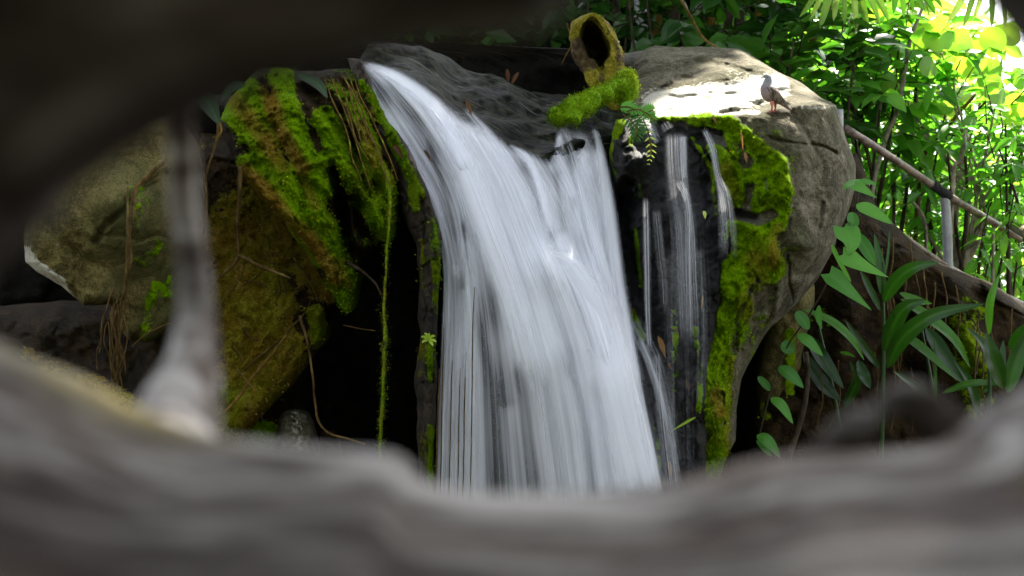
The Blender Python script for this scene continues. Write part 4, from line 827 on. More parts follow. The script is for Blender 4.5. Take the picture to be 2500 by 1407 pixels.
def sprays(cen, rad, n, rr, per=7, tl=.45, droop=.25, updir=.35):
    """twigs through a volume, each with leaves set alternately along it: leaf base, direction, up; twig lines"""
    B, Dd, U, lines, tid = [], [], [], [], []
    for q in range(n):
        while True:
            v = rr.uniform(-1, 1, 3)
            if (v ** 2).sum() < 1: break
        p = np.array(cen) + v * np.array(rad)
        d = v * np.array([1, .6, .6]) + rr.normal(0, .55, 3) + np.array([0, -.1, updir]); d /= np.linalg.norm(d)
        sdv = np.cross(d, [0, 0, 1]); sdv /= np.linalg.norm(sdv) + 1e-9; ln = tl * rr.uniform(.6, 1.3)
        lines.append((p, p + d * ln * .5 + [0, 0, -.04 * droop], p + d * ln + np.array([0, 0, -droop * ln * .5])))
        for k in range(per):
            t = (k + 1) / per; b = p + d * ln * t + np.array([0, 0, -droop * ln * .5 * t * t])
            s_ = 1 if k % 2 else -1
            dd = d * .55 + sdv * s_ * (1.0 if k < per - 1 else .1) + rr.normal(0, .22, 3) + np.array([0, 0, -droop])
            B.append(b); Dd.append(dd); U.append(np.array([0, 0, 1.]) + rr.normal(0, .35, 3)); tid.append(q)
    return np.array(B), np.array(Dd), np.array(U), lines, np.array(tid)

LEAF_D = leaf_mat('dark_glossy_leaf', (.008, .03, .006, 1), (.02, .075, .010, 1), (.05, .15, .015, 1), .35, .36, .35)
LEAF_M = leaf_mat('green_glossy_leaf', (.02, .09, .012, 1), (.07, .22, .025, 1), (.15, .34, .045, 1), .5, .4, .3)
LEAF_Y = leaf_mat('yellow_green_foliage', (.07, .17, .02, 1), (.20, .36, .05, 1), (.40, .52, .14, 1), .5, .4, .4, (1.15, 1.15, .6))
LEAF_R = leaf_mat('round_leaf', (.05, .15, .02, 1), (.12, .28, .035, 1), (.25, .40, .05, 1), .55, .35, .5, (1.15, 1.15, .45))
LEAF_G = leaf_mat('ginger_leaf', (.006, .024, .003, 1), (.014, .055, .005, 1), (.05, .16, .012, 1), .25, .32, .4, (1.2, 1.3, .5))
LEAF_V = leaf_mat('vine_leaf', (.02, .09, .012, 1), (.045, .17, .02, 1), (.11, .30, .04, 1), .3, .42, .35, (1.1, 1.2, .5))

def shrub(label, c, rad, n, mat, L=.13, W=.055, per=7, seed=0, stems=3, group=None, name='shrub', shape='oval', stem_mat=None, base=None, tl=.45, tint=(.45, .2), updir=.35, droop=.25, nseg=3):
    """c = (px,py,Y) of the crown's centre, rad in metres"""
    rr = np.random.default_rng(500 + seed); cen = at(*c)
    bz = max(-1.5, cen[2] - rad[2] - 1.1) if base is None else base
    t = thing(name, (cen[0], cen[1], bz), label, 'shrub', group)
    n = int(n * .44); L *= 1.4; W *= 1.85
    B, Dd, U, lines, tid = sprays(cen, rad, n, rr, per, tl, droop, updir)
    V, F, rb = leaves_mesh(B, Dd, U, L * rr.uniform(.65, 1.25, len(B)), W * rr.uniform(.8, 1.2, len(B)), shape, nseg, .25, .25, rr)
    tt = np.clip(tint[0] + tint[1] * rr.normal(0, 1, n)[tid] + .12 * rr.normal(0, 1, len(B)), 0, 1)
    k = len(V) // len(B)
    build('foliage', V, F, mat, t, {'tint': np.repeat(tt, k), 'rib': rb})
    tubes = []
    for a, b, e in lines[::1]: tubes.append(tube_np([a, b, e], [.006, .004, .002], 4, cap=False))
    sb = np.array([cen[0], cen[1], bz])
    for q in range(stems):
        top = cen + np.array(rad) * np.array([rr.uniform(-.7, .7), rr.uniform(-.5, .5), rr.uniform(.1, .9)])
        bs = sb + np.array([rr.uniform(-.25, .25), rr.uniform(-.2, .2), 0]); mid = (bs + top) / 2 + rr.normal(0, .08, 3)
        tubes.append(tube_np(curve([bs, mid, top], 14), np.linspace(.022, .006, 14), 6, .3, seed))
    V, F = join(tubes)
    build('stem', V, F, stem_mat or BARK_D, t, {'moss': np.zeros(len(V)), 'tone': np.zeros(len(V))})
    return t

# near edge of the right thicket, big to small
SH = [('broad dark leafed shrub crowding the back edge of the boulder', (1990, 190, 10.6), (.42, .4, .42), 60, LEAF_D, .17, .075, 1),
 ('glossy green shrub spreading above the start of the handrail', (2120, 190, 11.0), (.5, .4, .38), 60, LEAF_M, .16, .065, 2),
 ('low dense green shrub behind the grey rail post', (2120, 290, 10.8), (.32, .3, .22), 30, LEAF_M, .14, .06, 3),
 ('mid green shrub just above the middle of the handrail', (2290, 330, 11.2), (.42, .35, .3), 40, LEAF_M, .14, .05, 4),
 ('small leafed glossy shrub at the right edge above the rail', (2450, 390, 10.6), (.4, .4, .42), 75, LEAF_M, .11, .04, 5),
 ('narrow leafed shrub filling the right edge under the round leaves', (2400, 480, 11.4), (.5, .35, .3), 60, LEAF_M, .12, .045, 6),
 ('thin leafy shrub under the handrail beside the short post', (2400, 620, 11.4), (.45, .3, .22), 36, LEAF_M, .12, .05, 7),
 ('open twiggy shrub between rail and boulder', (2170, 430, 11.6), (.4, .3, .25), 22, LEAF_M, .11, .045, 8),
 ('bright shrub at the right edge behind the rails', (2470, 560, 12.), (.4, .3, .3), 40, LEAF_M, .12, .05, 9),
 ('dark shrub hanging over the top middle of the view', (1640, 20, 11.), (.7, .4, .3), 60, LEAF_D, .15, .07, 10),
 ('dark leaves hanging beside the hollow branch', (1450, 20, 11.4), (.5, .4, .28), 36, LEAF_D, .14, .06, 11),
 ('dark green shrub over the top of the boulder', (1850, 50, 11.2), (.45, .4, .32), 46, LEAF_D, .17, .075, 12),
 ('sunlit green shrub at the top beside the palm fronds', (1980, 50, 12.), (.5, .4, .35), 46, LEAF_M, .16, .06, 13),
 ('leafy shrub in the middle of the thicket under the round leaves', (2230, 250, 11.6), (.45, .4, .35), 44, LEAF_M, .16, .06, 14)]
for lb, c_, rd_, n_, mt_, L_, W_, sd__ in SH:
    shrub(lb, c_, rd_, n_, mt_, L_, W_, seed=sd__, group='shrubs behind the boulder')
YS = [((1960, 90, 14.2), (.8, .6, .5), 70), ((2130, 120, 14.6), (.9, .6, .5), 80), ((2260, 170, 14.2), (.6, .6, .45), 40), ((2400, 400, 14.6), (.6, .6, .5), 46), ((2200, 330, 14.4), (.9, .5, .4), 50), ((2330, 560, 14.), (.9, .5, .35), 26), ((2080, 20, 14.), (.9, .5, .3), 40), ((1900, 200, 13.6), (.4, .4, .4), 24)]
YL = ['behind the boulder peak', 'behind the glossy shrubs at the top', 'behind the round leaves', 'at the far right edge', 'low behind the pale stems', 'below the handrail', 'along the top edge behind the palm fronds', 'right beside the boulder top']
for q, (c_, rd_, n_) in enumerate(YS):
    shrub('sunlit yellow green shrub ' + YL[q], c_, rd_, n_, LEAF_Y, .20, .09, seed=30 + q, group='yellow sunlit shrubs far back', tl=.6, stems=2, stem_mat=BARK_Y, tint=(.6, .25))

# round leafed plants at the upper right: each leaf placed
rr = np.random.default_rng(77)
RL = [(2150, 95, 30), (2180, 70, 26), (2300, 85, 44), (2250, 95, 36), (2345, 105, 40), (2412, 92, 36), (2445, 75, 38), (2150, 150, 30), (2200, 120, 28), (2330, 150, 42), (2390, 130, 34), (2425, 165, 24), (2440, 220, 42), (2400, 210, 30), (2470, 260, 40), (2500, 230, 36), (2480, 290, 34), (2170, 200, 30), (2240, 205, 22), (2280, 160, 28), (2310, 260, 24), (2370, 300, 22), (2140, 40, 24), (2500, 190, 30)]
rt = thing('round_leaf_shrub', at(2340, 640, 11.2), 'shrub with big round light green leaves at the upper right', 'shrub')
Pq = np.array([at(x, y + r, 11.0 + rr.uniform(-.35, .35)) for x, y, r in RL]); Rq = np.array([r * K * 11 for x, y, r in RL]) * .95
Dq = np.stack([rr.normal(0, .35, len(RL)), rr.normal(0, .25, len(RL)), np.ones(len(RL))], -1); Uq = np.stack([rr.normal(0, .3, len(RL)), -np.ones(len(RL)), .5 + rr.uniform(0, .8, len(RL))], -1)
V, F, rb = round_leaves(Pq, Dq, Uq, Rq, rr)
build('foliage', V, F, LEAF_R, rt, {'tint': np.repeat(rr.uniform(.2, 1, len(RL)), len(V) // len(RL)), 'rib': rb * .5})
tb = []
for x, y, r in RL[::2]: tb.append(pxtube([(x, y + r, 11.05), (x + rr.uniform(-20, 20), y + 120, 11.15), (2330 + rr.uniform(-90, 90), 480, 11.2), (2340, 700, 11.2)], [2, 3, 4, 5], 16, 5))
V, F = join(tb); build('stem', V, F, BARK_G, rt, {'moss': np.zeros(len(V)), 'tone': np.zeros(len(V))})

# bare pale stems
def stick(pts, rad, label, mat=BARK_G, s=0, grp='bare stems in the thicket', name='bare_stem', cat='stem'):
    V, F = pxtube(pts, rad, 30, 7, .25, s, .012); return tag(build(name, V, F, mat, None, {'moss': np.zeros(len(V)), 'tone': np.zeros(len(V))}), label, cat, grp)
stick([(2188, 60, 10.9), (2180, 110, 10.9), (2160, 190, 10.9), (2140, 300, 10.9), (2132, 420, 10.9), (2130, 700, 10.9)], [3, 4, 4.5, 4.5, 4, 4], 'slim pale stem rising left of the tallest pale stem', s=1)
stick([(2262, 0, 10.8), (2228, 80, 10.8), (2208, 180, 10.8), (2195, 260, 10.8), (2158, 350, 10.8), (2130, 470, 10.8), (2120, 700, 10.8)], [4, 5, 6, 6, 6, 6, 6], 'tallest pale stem leaning through the thicket from the top edge', s=2)
stick([(2236, 150, 11.2), (2232, 250, 11.2), (2205, 340, 11.2), (2185, 440, 11.2), (2180, 700, 11.2)], [3, 4, 4, 4, 4], 'dark slim stem right of the tallest pale stem', BARK_D, 3)
stick([(2354, 318, 10.5), (2354, 350, 10.5), (2345, 395, 10.5), (2328, 430, 10.5), (2320, 700, 10.5)], [5, 6, 6, 5, 5], 'short bright curved stem ending above the handrail', s=4)
stick([(2380, 230, 11.3), (2300, 330, 11.3), (2250, 400, 11.3), (2230, 640, 11.3)], [4, 5, 5, 5], 'brownish stem slanting down to the rail', BARK_Y, 5)
stick([(2085, 260, 11.), (2082, 340, 11.), (2100, 400, 11.), (2105, 700, 11.)], [4, 5, 5, 5], 'pale crooked stem just right of the first post', s=6)
stick([(2440, 370, 11.1), (2430, 450, 11.1), (2420, 800, 11.1)], [3, 4, 4], 'thin grey stem near the right edge', s=7)
stick([(2220, 480, 10.9), (2260, 560, 10.9), (2255, 800, 10.9)], [3, 3, 3], 'thin stem below the handrail joint', s=8)
stick([(2030, -10, 11.), (2010, 60, 11.), (1960, 130, 11.), (1905, 185, 11.), (1890, 320, 11.)], [5, 6, 6, 7, 7], 'brown stem leaning left behind the boulder peak', BARK_Y, 9)
stick([(1655, -10, 10.), (1680, 30, 10.), (1710, 85, 10.), (1760, 125, 9.6)], [2.5, 3, 3, 3], 'thin ochre twig arching down onto the boulder top', BARK_Y, 10)
stick([(1385, 60, 9.), (1396, 105, 9.), (1376, 150, 9.), (1370, 160, 9.)], [2, 2.5, 2, 1], 'thin bent twig hanging left of the hollow branch', BARK_Y, 11)
for q, (x, w_, mt, lb) in enumerate(((1560, 18, POST, 'smooth grey trunk left of the boulder top'), (1735, 11, BARK_Y, 'ochre trunk rising behind the boulder top'), (1775, 10, BARK_D, 'dark trunk right of the ochre trunk'), (1640, 14, BARK_D, 'dark trunk left of the ochre trunk'), (1800, 12, BARK_D, 'dark trunk behind the right shoulder of the boulder'), (1700, 16, BARK_D, 'dark trunk touching the ochre trunk'), (1845, 12, BARK_Y, 'ochre trunk right of the boulder peak'), (1500, 10, BARK_D, 'dark trunk behind the hollow branch'), (1600, 10, BARK_Y, 'ochre trunk between grey and dark trunks'))):
    V, F = pxtube([(x + 20 * (q == 6) * 1.5, -120, 11.8), (x + 5, 40, 11.8), (x - 4 - 30 * (q == 6), 180, 11.8), (x - 30 * (q == 6), 420, 11.8)], [w_ * .8, w_, w_, w_ * 1.1], 20, 10, .25, q, .02)
    t = thing('tree', V.reshape(-1, 3)[-1], lb, 'tree', 'trunks at the top of the gorge'); build('trunk', V, F, mt, t, {'moss': np.full(len(V), .1), 'tone': np.zeros(len(V))})

# palm fronds hanging in from the top
def frond(x, y, Y, n, spread, Lpx, label, mat, seed, tw=0.):
    rr = np.random.default_rng(seed); t = thing('palm_frond', at(x, y, Y), label, 'frond', 'palm fronds at the top edge')
    P = np.array([at(x + spread * (q / (n - 1) - .5) * .7, y, Y + rr.uniform(-.05, .05)) for q in range(n)])
    Dv = np.array([[(q / (n - 1) - .5) * 1.1 + tw, -.15 + rr.normal(0, .1), -1.] for q in range(n)])
    L = Lpx * K * Y * rr.uniform(.75, 1.15, n); W = rr.uniform(.9, 1.3, n) * 15 * K * Y
    V, F, rb = leaves_mesh(P, Dv, np.tile([0.2, -1, .2], (n, 1)) + rr.normal(0, .3, (n, 3)), L, W, 'strap', 6, .1, .5, rr)
    build('blade', V, F, mat, t, {'tint': np.repeat(rr.uniform(.2, 1, n), len(V) // n), 'rib': rb})
    V, F = pxtube([(x - spread * .45, y + 2, Y + .02), (x, y - 12, Y + .03), (x + spread * .5, y + 2, Y + .02)], 5, 12, 6); build('stalk', V, F, BARK_Y, t, {'moss': np.zeros(len(V)), 'tone': np.zeros(len(V))})
frond(2060, -25, 10.4, 9, 190, 95, 'yellow green palm frond hanging in at the top above the thicket', LEAF_Y, 1)
frond(2220, -30, 10.2, 6, 90, 70, 'small dark palm frond tip at the top edge', LEAF_M, 2, .4)
frond(2420, -40, 10.3, 7, 150, 110, 'light palm frond hanging at the top right', LEAF_Y, 3)

# undergrowth far behind everything: a mass nobody could count
def mass(label, boxes, mat, L, W, seed, per=6):
    rr = np.random.default_rng(seed); Bs, Ds, Us, Ts = [], [], [], []
    for c_, rd_, n_ in boxes:
        B, Dd, U, lines, tid = sprays(at(*c_), rd_, n_, rr, per, .5); Bs.append(B); Ds.append(Dd); Us.append(U); Ts.append(np.clip(.45 + .25 * rr.normal(0, 1, n_)[tid] + rr.normal(0, .1, len(B)), 0, 1))
    B, Dd, U, T = map(np.concatenate, (Bs, Ds, Us, Ts))
    V, F, rb = leaves_mesh(B, Dd, U, L * rr.uniform(.6, 1.3, len(B)), W * rr.uniform(.8, 1.2, len(B)), 'oval', 2, .2, .2, rr)
    k = len(V) // len(B); return tag(build('undergrowth', V, F, mat, None, {'tint': np.repeat(T, k), 'rib': rb}), label, 'foliage', None, 'stuff')
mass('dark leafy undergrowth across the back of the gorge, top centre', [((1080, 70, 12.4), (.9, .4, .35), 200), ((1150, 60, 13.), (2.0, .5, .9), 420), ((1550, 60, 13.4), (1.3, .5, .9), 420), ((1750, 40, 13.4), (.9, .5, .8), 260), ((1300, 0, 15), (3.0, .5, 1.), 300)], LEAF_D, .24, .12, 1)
mass('green undergrowth behind the handrail on the right', [((2250, 600, 12.8), (1.4, .5, .45), 260), ((2060, 330, 13), (.6, .5, .5), 120), ((2420, 450, 13.), (.8, .5, .4), 110), ((2000, 160, 13.2), (.5, .4, .5), 90)], LEAF_M, .16, .07, 2)
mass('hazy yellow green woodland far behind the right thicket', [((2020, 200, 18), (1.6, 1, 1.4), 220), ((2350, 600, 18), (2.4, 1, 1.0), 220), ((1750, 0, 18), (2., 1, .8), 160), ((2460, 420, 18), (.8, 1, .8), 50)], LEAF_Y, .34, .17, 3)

# ------------------------------------------------------------------ plants in front of the earth bank
def blade_leaf(pts, wpx, mat, parent, shape='lance', tint=.5, name='leaf', face=(0, -1, .35), cup=.12, wave=.0, nseg=18):
    """one leaf following a curve of (px,py,Y) points"""
    c = curve(pts, nseg + 1); P = at(c[:, 0], c[:, 1], c[:, 2]); T = np.gradient(P, axis=0); T /= np.linalg.norm(T, axis=1)[:, None]
    X = np.cross(T, np.array(face)); X /= np.linalg.norm(X, axis=1)[:, None] + 1e-9; Z = np.cross(X, T)
    t = np.linspace(0, 1, nseg + 1)
    wd = {'lance': np.sin(np.pi * t ** .8) ** .75, 'heart': np.where(t < .18, .72 + 1.5 * t, np.clip(1 - ((t - .18) / .82) ** 1.35, 0, 1)), 'oval': np.sin(np.pi * t ** .75) ** .6, 'strap': np.minimum(1, 5 * t + .3) * np.sqrt(np.clip(1 - t ** 4, 0, 1))}[shape]
    wd = np.clip(wd, .015, 1.2) * wpx * K * c[:, 2] / 2; u = np.array([-1, -.66, -.33, 0, .33, .66, 1.])
    wv = wave * np.sin(t[:, None] * 22 + u * 1.5) * np.abs(u) * wd[:, None]
    V = P[:, None] + X[:, None] * (wd[:, None] * u)[..., None] + Z[:, None] * (cup * np.abs(u) * wd[:, None] + wv)[..., None]
    if shape == 'heart': V = V - T[:, None] * (np.abs(u)[None] * np.clip(1 - t[:, None] * 6, 0, 1) * wpx * K * 8 * .22)[..., None]
    return build(name, V.reshape(-1, 3), gridf(nseg + 1, 7), mat, parent, {'tint': np.full(V.size // 3, tint), 'rib': np.tile(np.array([0, 0, 0, 1., 0, 0, 0]), nseg + 1)})
def stalk(pts, rad, mat, parent, name='stem'):
    V, F = pxtube(pts, rad, 30, 7, .15, 1); return build(name, V, F, mat, parent, {'moss': np.zeros(len(V)), 'tone': np.zeros(len(V)), 'tint': np.full(len(V), .5), 'rib': np.zeros(len(V))})
vine = thing('arrow_leaf_vine', at(2030, 760, 7.9), 'climbing vine with light green arrow shaped leaves at the right edge of the boulder', 'vine')
for pts, wpx, sh, ti in [([(2085, 452, 7.9), (2105, 462, 7.85), (2142, 484, 7.8)], 34, 'heart', .7), ([(2100, 446, 7.95), (2070, 452, 7.9), (2058, 466, 7.88)], 22, 'heart', .6), ([(2088, 448, 7.95), (2115, 444, 7.95), (2140, 450, 7.95)], 16, 'lance', .6),
    ([(2090, 500, 7.85), (2125, 514, 7.8), (2180, 548, 7.75)], 34, 'lance', .75), ([(2080, 518, 7.9), (2082, 545, 7.85), (2070, 556, 7.85)], 30, 'oval', .45), ([(2060, 556, 7.85), (2078, 590, 7.8), (2072, 626, 7.78)], 64, 'heart', .7),
    ([(2092, 568, 7.95), (2116, 610, 7.9), (2138, 650, 7.9)], 34, 'lance', .3), ([(2058, 622, 7.8), (2100, 646, 7.75), (2170, 678, 7.7)], 48, 'heart', .8), ([(2025, 668, 7.85), (2060, 700, 7.8), (2128, 758, 7.75)], 52, 'heart', .55), ([(2030, 598, 7.9), (2050, 640, 7.9), (2078, 690, 7.9)], 12, 'strap', .95),
    ([(1945, 760, 7.95), (1962, 785, 7.93), (1975, 805, 7.93)], 30, 'oval', .3), ([(1948, 815, 7.95), (1975, 835, 7.9), (2010, 870, 7.88)], 28, 'lance', .6), ([(1908, 838, 8.0), (1925, 850, 8.0), (1940, 858, 8.0)], 34, 'oval', .2), ([(1900, 895, 8.0), (1930, 915, 7.95), (1962, 948, 7.92)], 32, 'lance', .35), ([(1882, 972, 7.95), (1908, 990, 7.9), (1936, 1035, 7.88)], 26, 'lance', .7), ([(1850, 920, 8.1), (1870, 940, 8.1), (1880, 955, 8.1)], 20, 'oval', .3),
    ([(1848, 1062, 7.95), (1875, 1078, 7.9), (1905, 1118, 7.88)], 30, 'lance', .55), ([(1846, 1075, 7.98), (1870, 1100, 7.95), (1885, 1115, 7.95)], 14, 'lance', .5), ([(2000, 745, 7.95), (1998, 775, 7.95), (2006, 805, 7.95)], 16, 'lance', .4)]:
    blade_leaf(pts, wpx, LEAF_V, vine, sh, ti)
stalk([(2098, 446, 7.98), (2090, 500, 7.95), (2070, 560, 7.95), (2050, 640, 7.95), (2020, 690, 7.95), (1975, 770, 8.0), (1920, 850, 8.0), (1880, 960, 8.0), (1850, 1080, 8.0)], 2.2, BARK_D, vine)
big_vine = tag(build('thick_vine', *pxtube([(1968, 860, 8.2), (1972, 920, 8.15), (1964, 990, 8.1), (1945, 1060, 8.1), (1925, 1120, 8.05), (1915, 1200, 8.0)], [5, 6, 6.5, 7, 7.5, 8], 40, 10, .15, 3), BARK_D, None, None), 'thick dark vine curving down in front of the mossy slab', 'vine')
for an in ('moss', 'tone'): pass

def ginger(label, base, top, lv, seed):
    t = thing('broad_leaf_plant', at(*base), label, 'plant', 'broad leafed plants on the bank')
    stalk([base, ((base[0] + top[0]) / 2 + 3, (base[1] + top[1]) / 2, (base[2] + top[2]) / 2), top], [6, 5, 3], LEAF_G, t)
    for pts, wpx, ti in lv: blade_leaf(pts, wpx * .8, LEAF_G, t, 'lance', ti, cup=.3, wave=.05)
    return t
ginger('tall plant with long wavy edged blades, in the middle of the bank', (2152, 1120, 8.1), (2156, 640, 8.1), [
 ([(2156, 740, 8.1), (2185, 690, 8.0), (2230, 655, 7.9), (2292, 640, 7.85)], 46, .5), ([(2158, 860, 8.1), (2178, 800, 8.0), (2210, 752, 7.9), (2262, 732, 7.85)], 52, .25), ([(2166, 900, 8.1), (2200, 830, 7.95), (2280, 770, 7.8), (2405, 742, 7.75)], 52, .3),
 ([(2152, 720, 8.1), (2148, 650, 8.1), (2135, 570, 8.15)], 30, .55), ([(2148, 900, 8.12), (2110, 850, 8.1), (2062, 780, 8.1)], 26, .15), ([(2150, 760, 8.1), (2120, 700, 8.1), (2100, 660, 8.1)], 22, .3), ([(2158, 690, 8.1), (2168, 620, 8.15), (2172, 560, 8.2)], 8, .6)], 1)
ginger('plant with a pale blade arching over dark ones, left of the tall plant', (2060, 1100, 8.3), (2000, 800, 8.3), [
 ([(1962, 755, 8.1), (2030, 785, 8.05), (2080, 830, 8.0), (2110, 880, 8.0)], 26, .95), ([(1975, 820, 8.3), (2010, 880, 8.2), (2060, 950, 8.15)], 46, .1), ([(1960, 860, 8.35), (2010, 940, 8.3), (2055, 980, 8.25)], 44, .08), ([(2060, 1000, 8.3), (2090, 930, 8.2), (2075, 880, 8.15)], 34, .1), ([(2050, 860, 8.2), (2070, 865, 8.15), (2088, 872, 8.1)], 12, .95), ([(2095, 880, 8.2), (2110, 920, 8.15), (2125, 950, 8.1)], 36, .2)], 2)
ginger('plant whose blades spill down to the right, beyond the tall plant', (2300, 1120, 8.3), (2250, 800, 8.3), [
 ([(2200, 730, 8.3), (2260, 770, 8.2), (2330, 830, 8.1), (2370, 900, 8.1)], 34, .8), ([(2180, 800, 8.3), (2250, 850, 8.2), (2340, 930, 8.1)], 30, .75), ([(2260, 800, 8.35), (2300, 860, 8.3), (2370, 960, 8.2)], 46, .2), ([(2300, 960, 8.2), (2380, 935, 8.1), (2480, 940, 8.0)], 22, .6), ([(2270, 1030, 8.2), (2250, 960, 8.2), (2180, 905, 8.1)], 34, .35), ([(2390, 1020, 8.2), (2370, 940, 8.2), (2330, 880, 8.2)], 30, .2), ([(2280, 1050, 8.2), (2283, 930, 8.2), (2280, 820, 8.2)], 12, .6), ([(2196, 715, 8.3), (2240, 735, 8.25), (2275, 742, 8.2)], 26, .85)], 3)
ginger('plant at the right edge with one bright upright blade', (2412, 1080, 8.0), (2414, 860, 8.0), [
 ([(2414, 820, 8.0), (2416, 740, 7.95), (2440, 668, 7.95)], 26, 1.), ([(2450, 950, 7.9), (2425, 880, 7.85), (2408, 812, 7.85)], 56, .3), ([(2470, 860, 8.1), (2500, 820, 8.05), (2560, 770, 8.0)], 60, .5), ([(2460, 960, 8.0), (2480, 880, 8.0), (2520, 790, 8.0)], 52, .55), ([(2420, 900, 8.), (2400, 840, 8.1), (2360, 800, 8.2)], 24, .2), ([(2400, 960, 8.1), (2440, 900, 8.1), (2450, 830, 8.15)], 30, .25), ([(2450, 1020, 7.9), (2490, 1000, 7.9), (2540, 1010, 7.9)], 26, .6)], 4)
for q in range(16):
    x = random.uniform(2150, 2480); y = random.uniform(560, 740) + (x - 2150) * .3; Y0 = 8.75 - .0008 * (x - 2100)
    pts = [(x + k * random.uniform(3, 9) * (1 if q % 3 else -.6), y + k * random.uniform(36, 60), Y0 - .04 * k + .03) for k in range(5)]
    root(pts, 2.0, 'one of the thin reddish roots trailing down the earth bank', 200 + q, n=36, grp='thin roots trailing down the earth bank', wob=.02)
for q in range(6):
    x = 2000 + q * 45; Y0 = 8.3; pts = [(x, 860 + 20 * (q % 3), Y0), (x + random.uniform(-8, 14), 960, Y0 - .05), (x + random.uniform(-20, 20), 1050, Y0 - .08)]
    root(pts, 1.5, 'one of the thin reddish roots trailing down the earth bank', 240 + q, n=30, grp='thin roots trailing down the earth bank', wob=.02)
# dark drooping leaf behind the overhang, left top
lt = thing('drooping_leaf_plant', at(500, 330, 7.7), 'dark drooping leaves with a yellow streak beside the upright stem, above the moss', 'plant')
blade_leaf([(480, 215, 7.7), (510, 255, 7.68), (536, 305, 7.66)], 42, LEAF_G, lt, 'lance', .0); blade_leaf([(600, 205, 7.7), (565, 215, 7.68), (540, 250, 7.66)], 26, LEAF_G, lt, 'lance', .1)
blade_leaf([(725, 180, 7.9), (775, 205, 7.85), (800, 240, 7.8)], 26, LEAF_G, lt, 'lance', .05)
stalk([(536, 300, 7.66), (540, 320, 7.66), (528, 345, 7.68)], 3, BARK_Y, lt)
# fern at the lip
fern = thing('fern', at(1550, 300, 7.9), 'ragged fern with one yellowing frond hanging beside the mossy branch', 'fern')
def frond_f(pts, wpx, ti, m, n=11):
    c = curve(pts, n); 
    for sgn in (-1, 1):
        Pp = []; 
    stal = stalk([tuple(q) for q in c[::3]], 1.5, BARK_Y, fern, 'frond')
    V_, F_, T_2, R_, k = [], [], [], [], 0
    P = at(c[:, 0], c[:, 1], c[:, 2]); T = np.gradient(P, axis=0)
    B, Dd = [], []
    for q in range(1, n):
        for sgn in (-1, 1):
            t_ = T[q] / np.linalg.norm(T[q]); x = np.cross(t_, [0, -1, .2]); x /= np.linalg.norm(x); B.append(P[q]); Dd.append(t_ * .7 + x * sgn)
    B = np.array(B); Dd = np.array(Dd); L = wpx * K * 8 * np.repeat(np.sin(np.pi * np.linspace(.25, .97, n - 1)) + .15, 2); L[-2:] *= 1.3
    V, F, rb = leaves_mesh(B, Dd, np.tile([0., -1, .3], (len(B), 1)), L, L * .3, 'lance', 3, .1, .1, np.random.default_rng(3))
    build('leaflets', V, F, m, stal, {'tint': np.full(len(V), ti), 'rib': rb})
frond_f([(1530, 272, 7.85), (1560, 268, 7.8), (1590, 285, 7.75), (1600, 300, 7.7)], 17, .6, LEAF_V)
frond_f([(1520, 280, 7.85), (1545, 300, 7.75), (1556, 325, 7.7), (1550, 345, 7.7)], 24, .0, LEAF_M)
frond_f([(1535, 275, 7.85), (1560, 305, 7.75), (1568, 330, 7.7)], 20, .2, LEAF_M)
frond_f([(1570, 290, 7.8), (1585, 330, 7.7), (1590, 370, 7.68), (1584, 400, 7.66)], 15, .6, YG, 9)
frond_f([(1560, 290, 7.8), (1580, 275, 7.78), (1598, 268, 7.76)], 22, .8, LEAF_V)
frond_f([(1510, 262, 7.9), (1535, 262, 7.86), (1560, 276, 7.84)], 20, .8, LEAF_V)
sf = thing('small_fern', at(1045, 850, 7.62), 'tiny bright fern on the rock rib left of the falls', 'fern')
for q, (dx, dy) in enumerate(((-18, -14), (-16, 0), (16, -16), (20, -2), (2, -22), (-10, -22), (12, 8))):
    blade_leaf([(1046, 832, 7.6), (1046 + dx * .6, 832 + dy * .7, 7.57), (1046 + dx, 832 + dy + 6, 7.55)], 7, YG, sf, 'lance', .5, nseg=6)

# ------------------------------------------------------------------ the dove on the ledge
def ellip_loft(sec, seg=20):
    """sections: centre xyz, half width (across), half height (along the section's up)"""
    sec = curve(sec, 60); C0 = sec[:, :3]; T = np.gradient(C0, axis=0); T /= np.linalg.norm(T, axis=1)[:, None]
    side = np.cross(T, [0, 1., 0]); side /= np.linalg.norm(side, axis=1)[:, None]; dep = np.cross(side, T)
    th = np.arange(seg) / seg * 2 * np.pi
    V = C0[:, None] + side[:, None] * (sec[:, 4, None] * np.sin(th))[..., None] + dep[:, None] * (sec[:, 3, None] * np.cos(th))[..., None]
    V = np.concatenate([np.repeat(C0[:1, None], seg, 1), V, np.repeat(C0[-1:, None], seg, 1)])
    return V.reshape(-1, 3), gridf(len(V), seg, 0, True)
bm = M('dove_plumage'); bn = bm.noise(bm.mapping(bm.obj(), (40, 40, 90)), 1, 4, .6)
bz_ = bm.n('ShaderNodeSeparateXYZ'); bm.l(bm.obj(), bz_.inputs[0])
bc = bm.ramp(bm.mr(bz_.outputs['Z'], .02, .17), [(0., (.24, .15, .12, 1)), (.45, (.20, .125, .11, 1)), (.75, (.14, .105, .11, 1)), (1., (.16, .165, .17, 1))])
DOVE = bm.done(bm.principled(bm.mix(.12, bc, bn), .75, spec=.2).outputs[0])
wm_ = M('dove_wing'); wn_ = wm_.noise(wm_.mapping(wm_.obj(), (60, 60, 25)), 1, 4, .6)
WING = wm_.done(wm_.principled(wm_.ramp(wn_, [(.40, (.05, .036, .024, 1)), (.6, (.17, .13, .09, 1))]), .75, spec=.2).outputs[0])
def plain(name, c, r=.5):
    m = M(name); n_ = m.noise(m.obj(), 60, 3); return m.done(m.principled(m.mix(m.math('MULTIPLY', n_, .4), c, (c[0] * .5, c[1] * .5, c[2] * .5, 1)), r).outputs[0])
bx, by_ = 1887., 270.; BY = 7.83
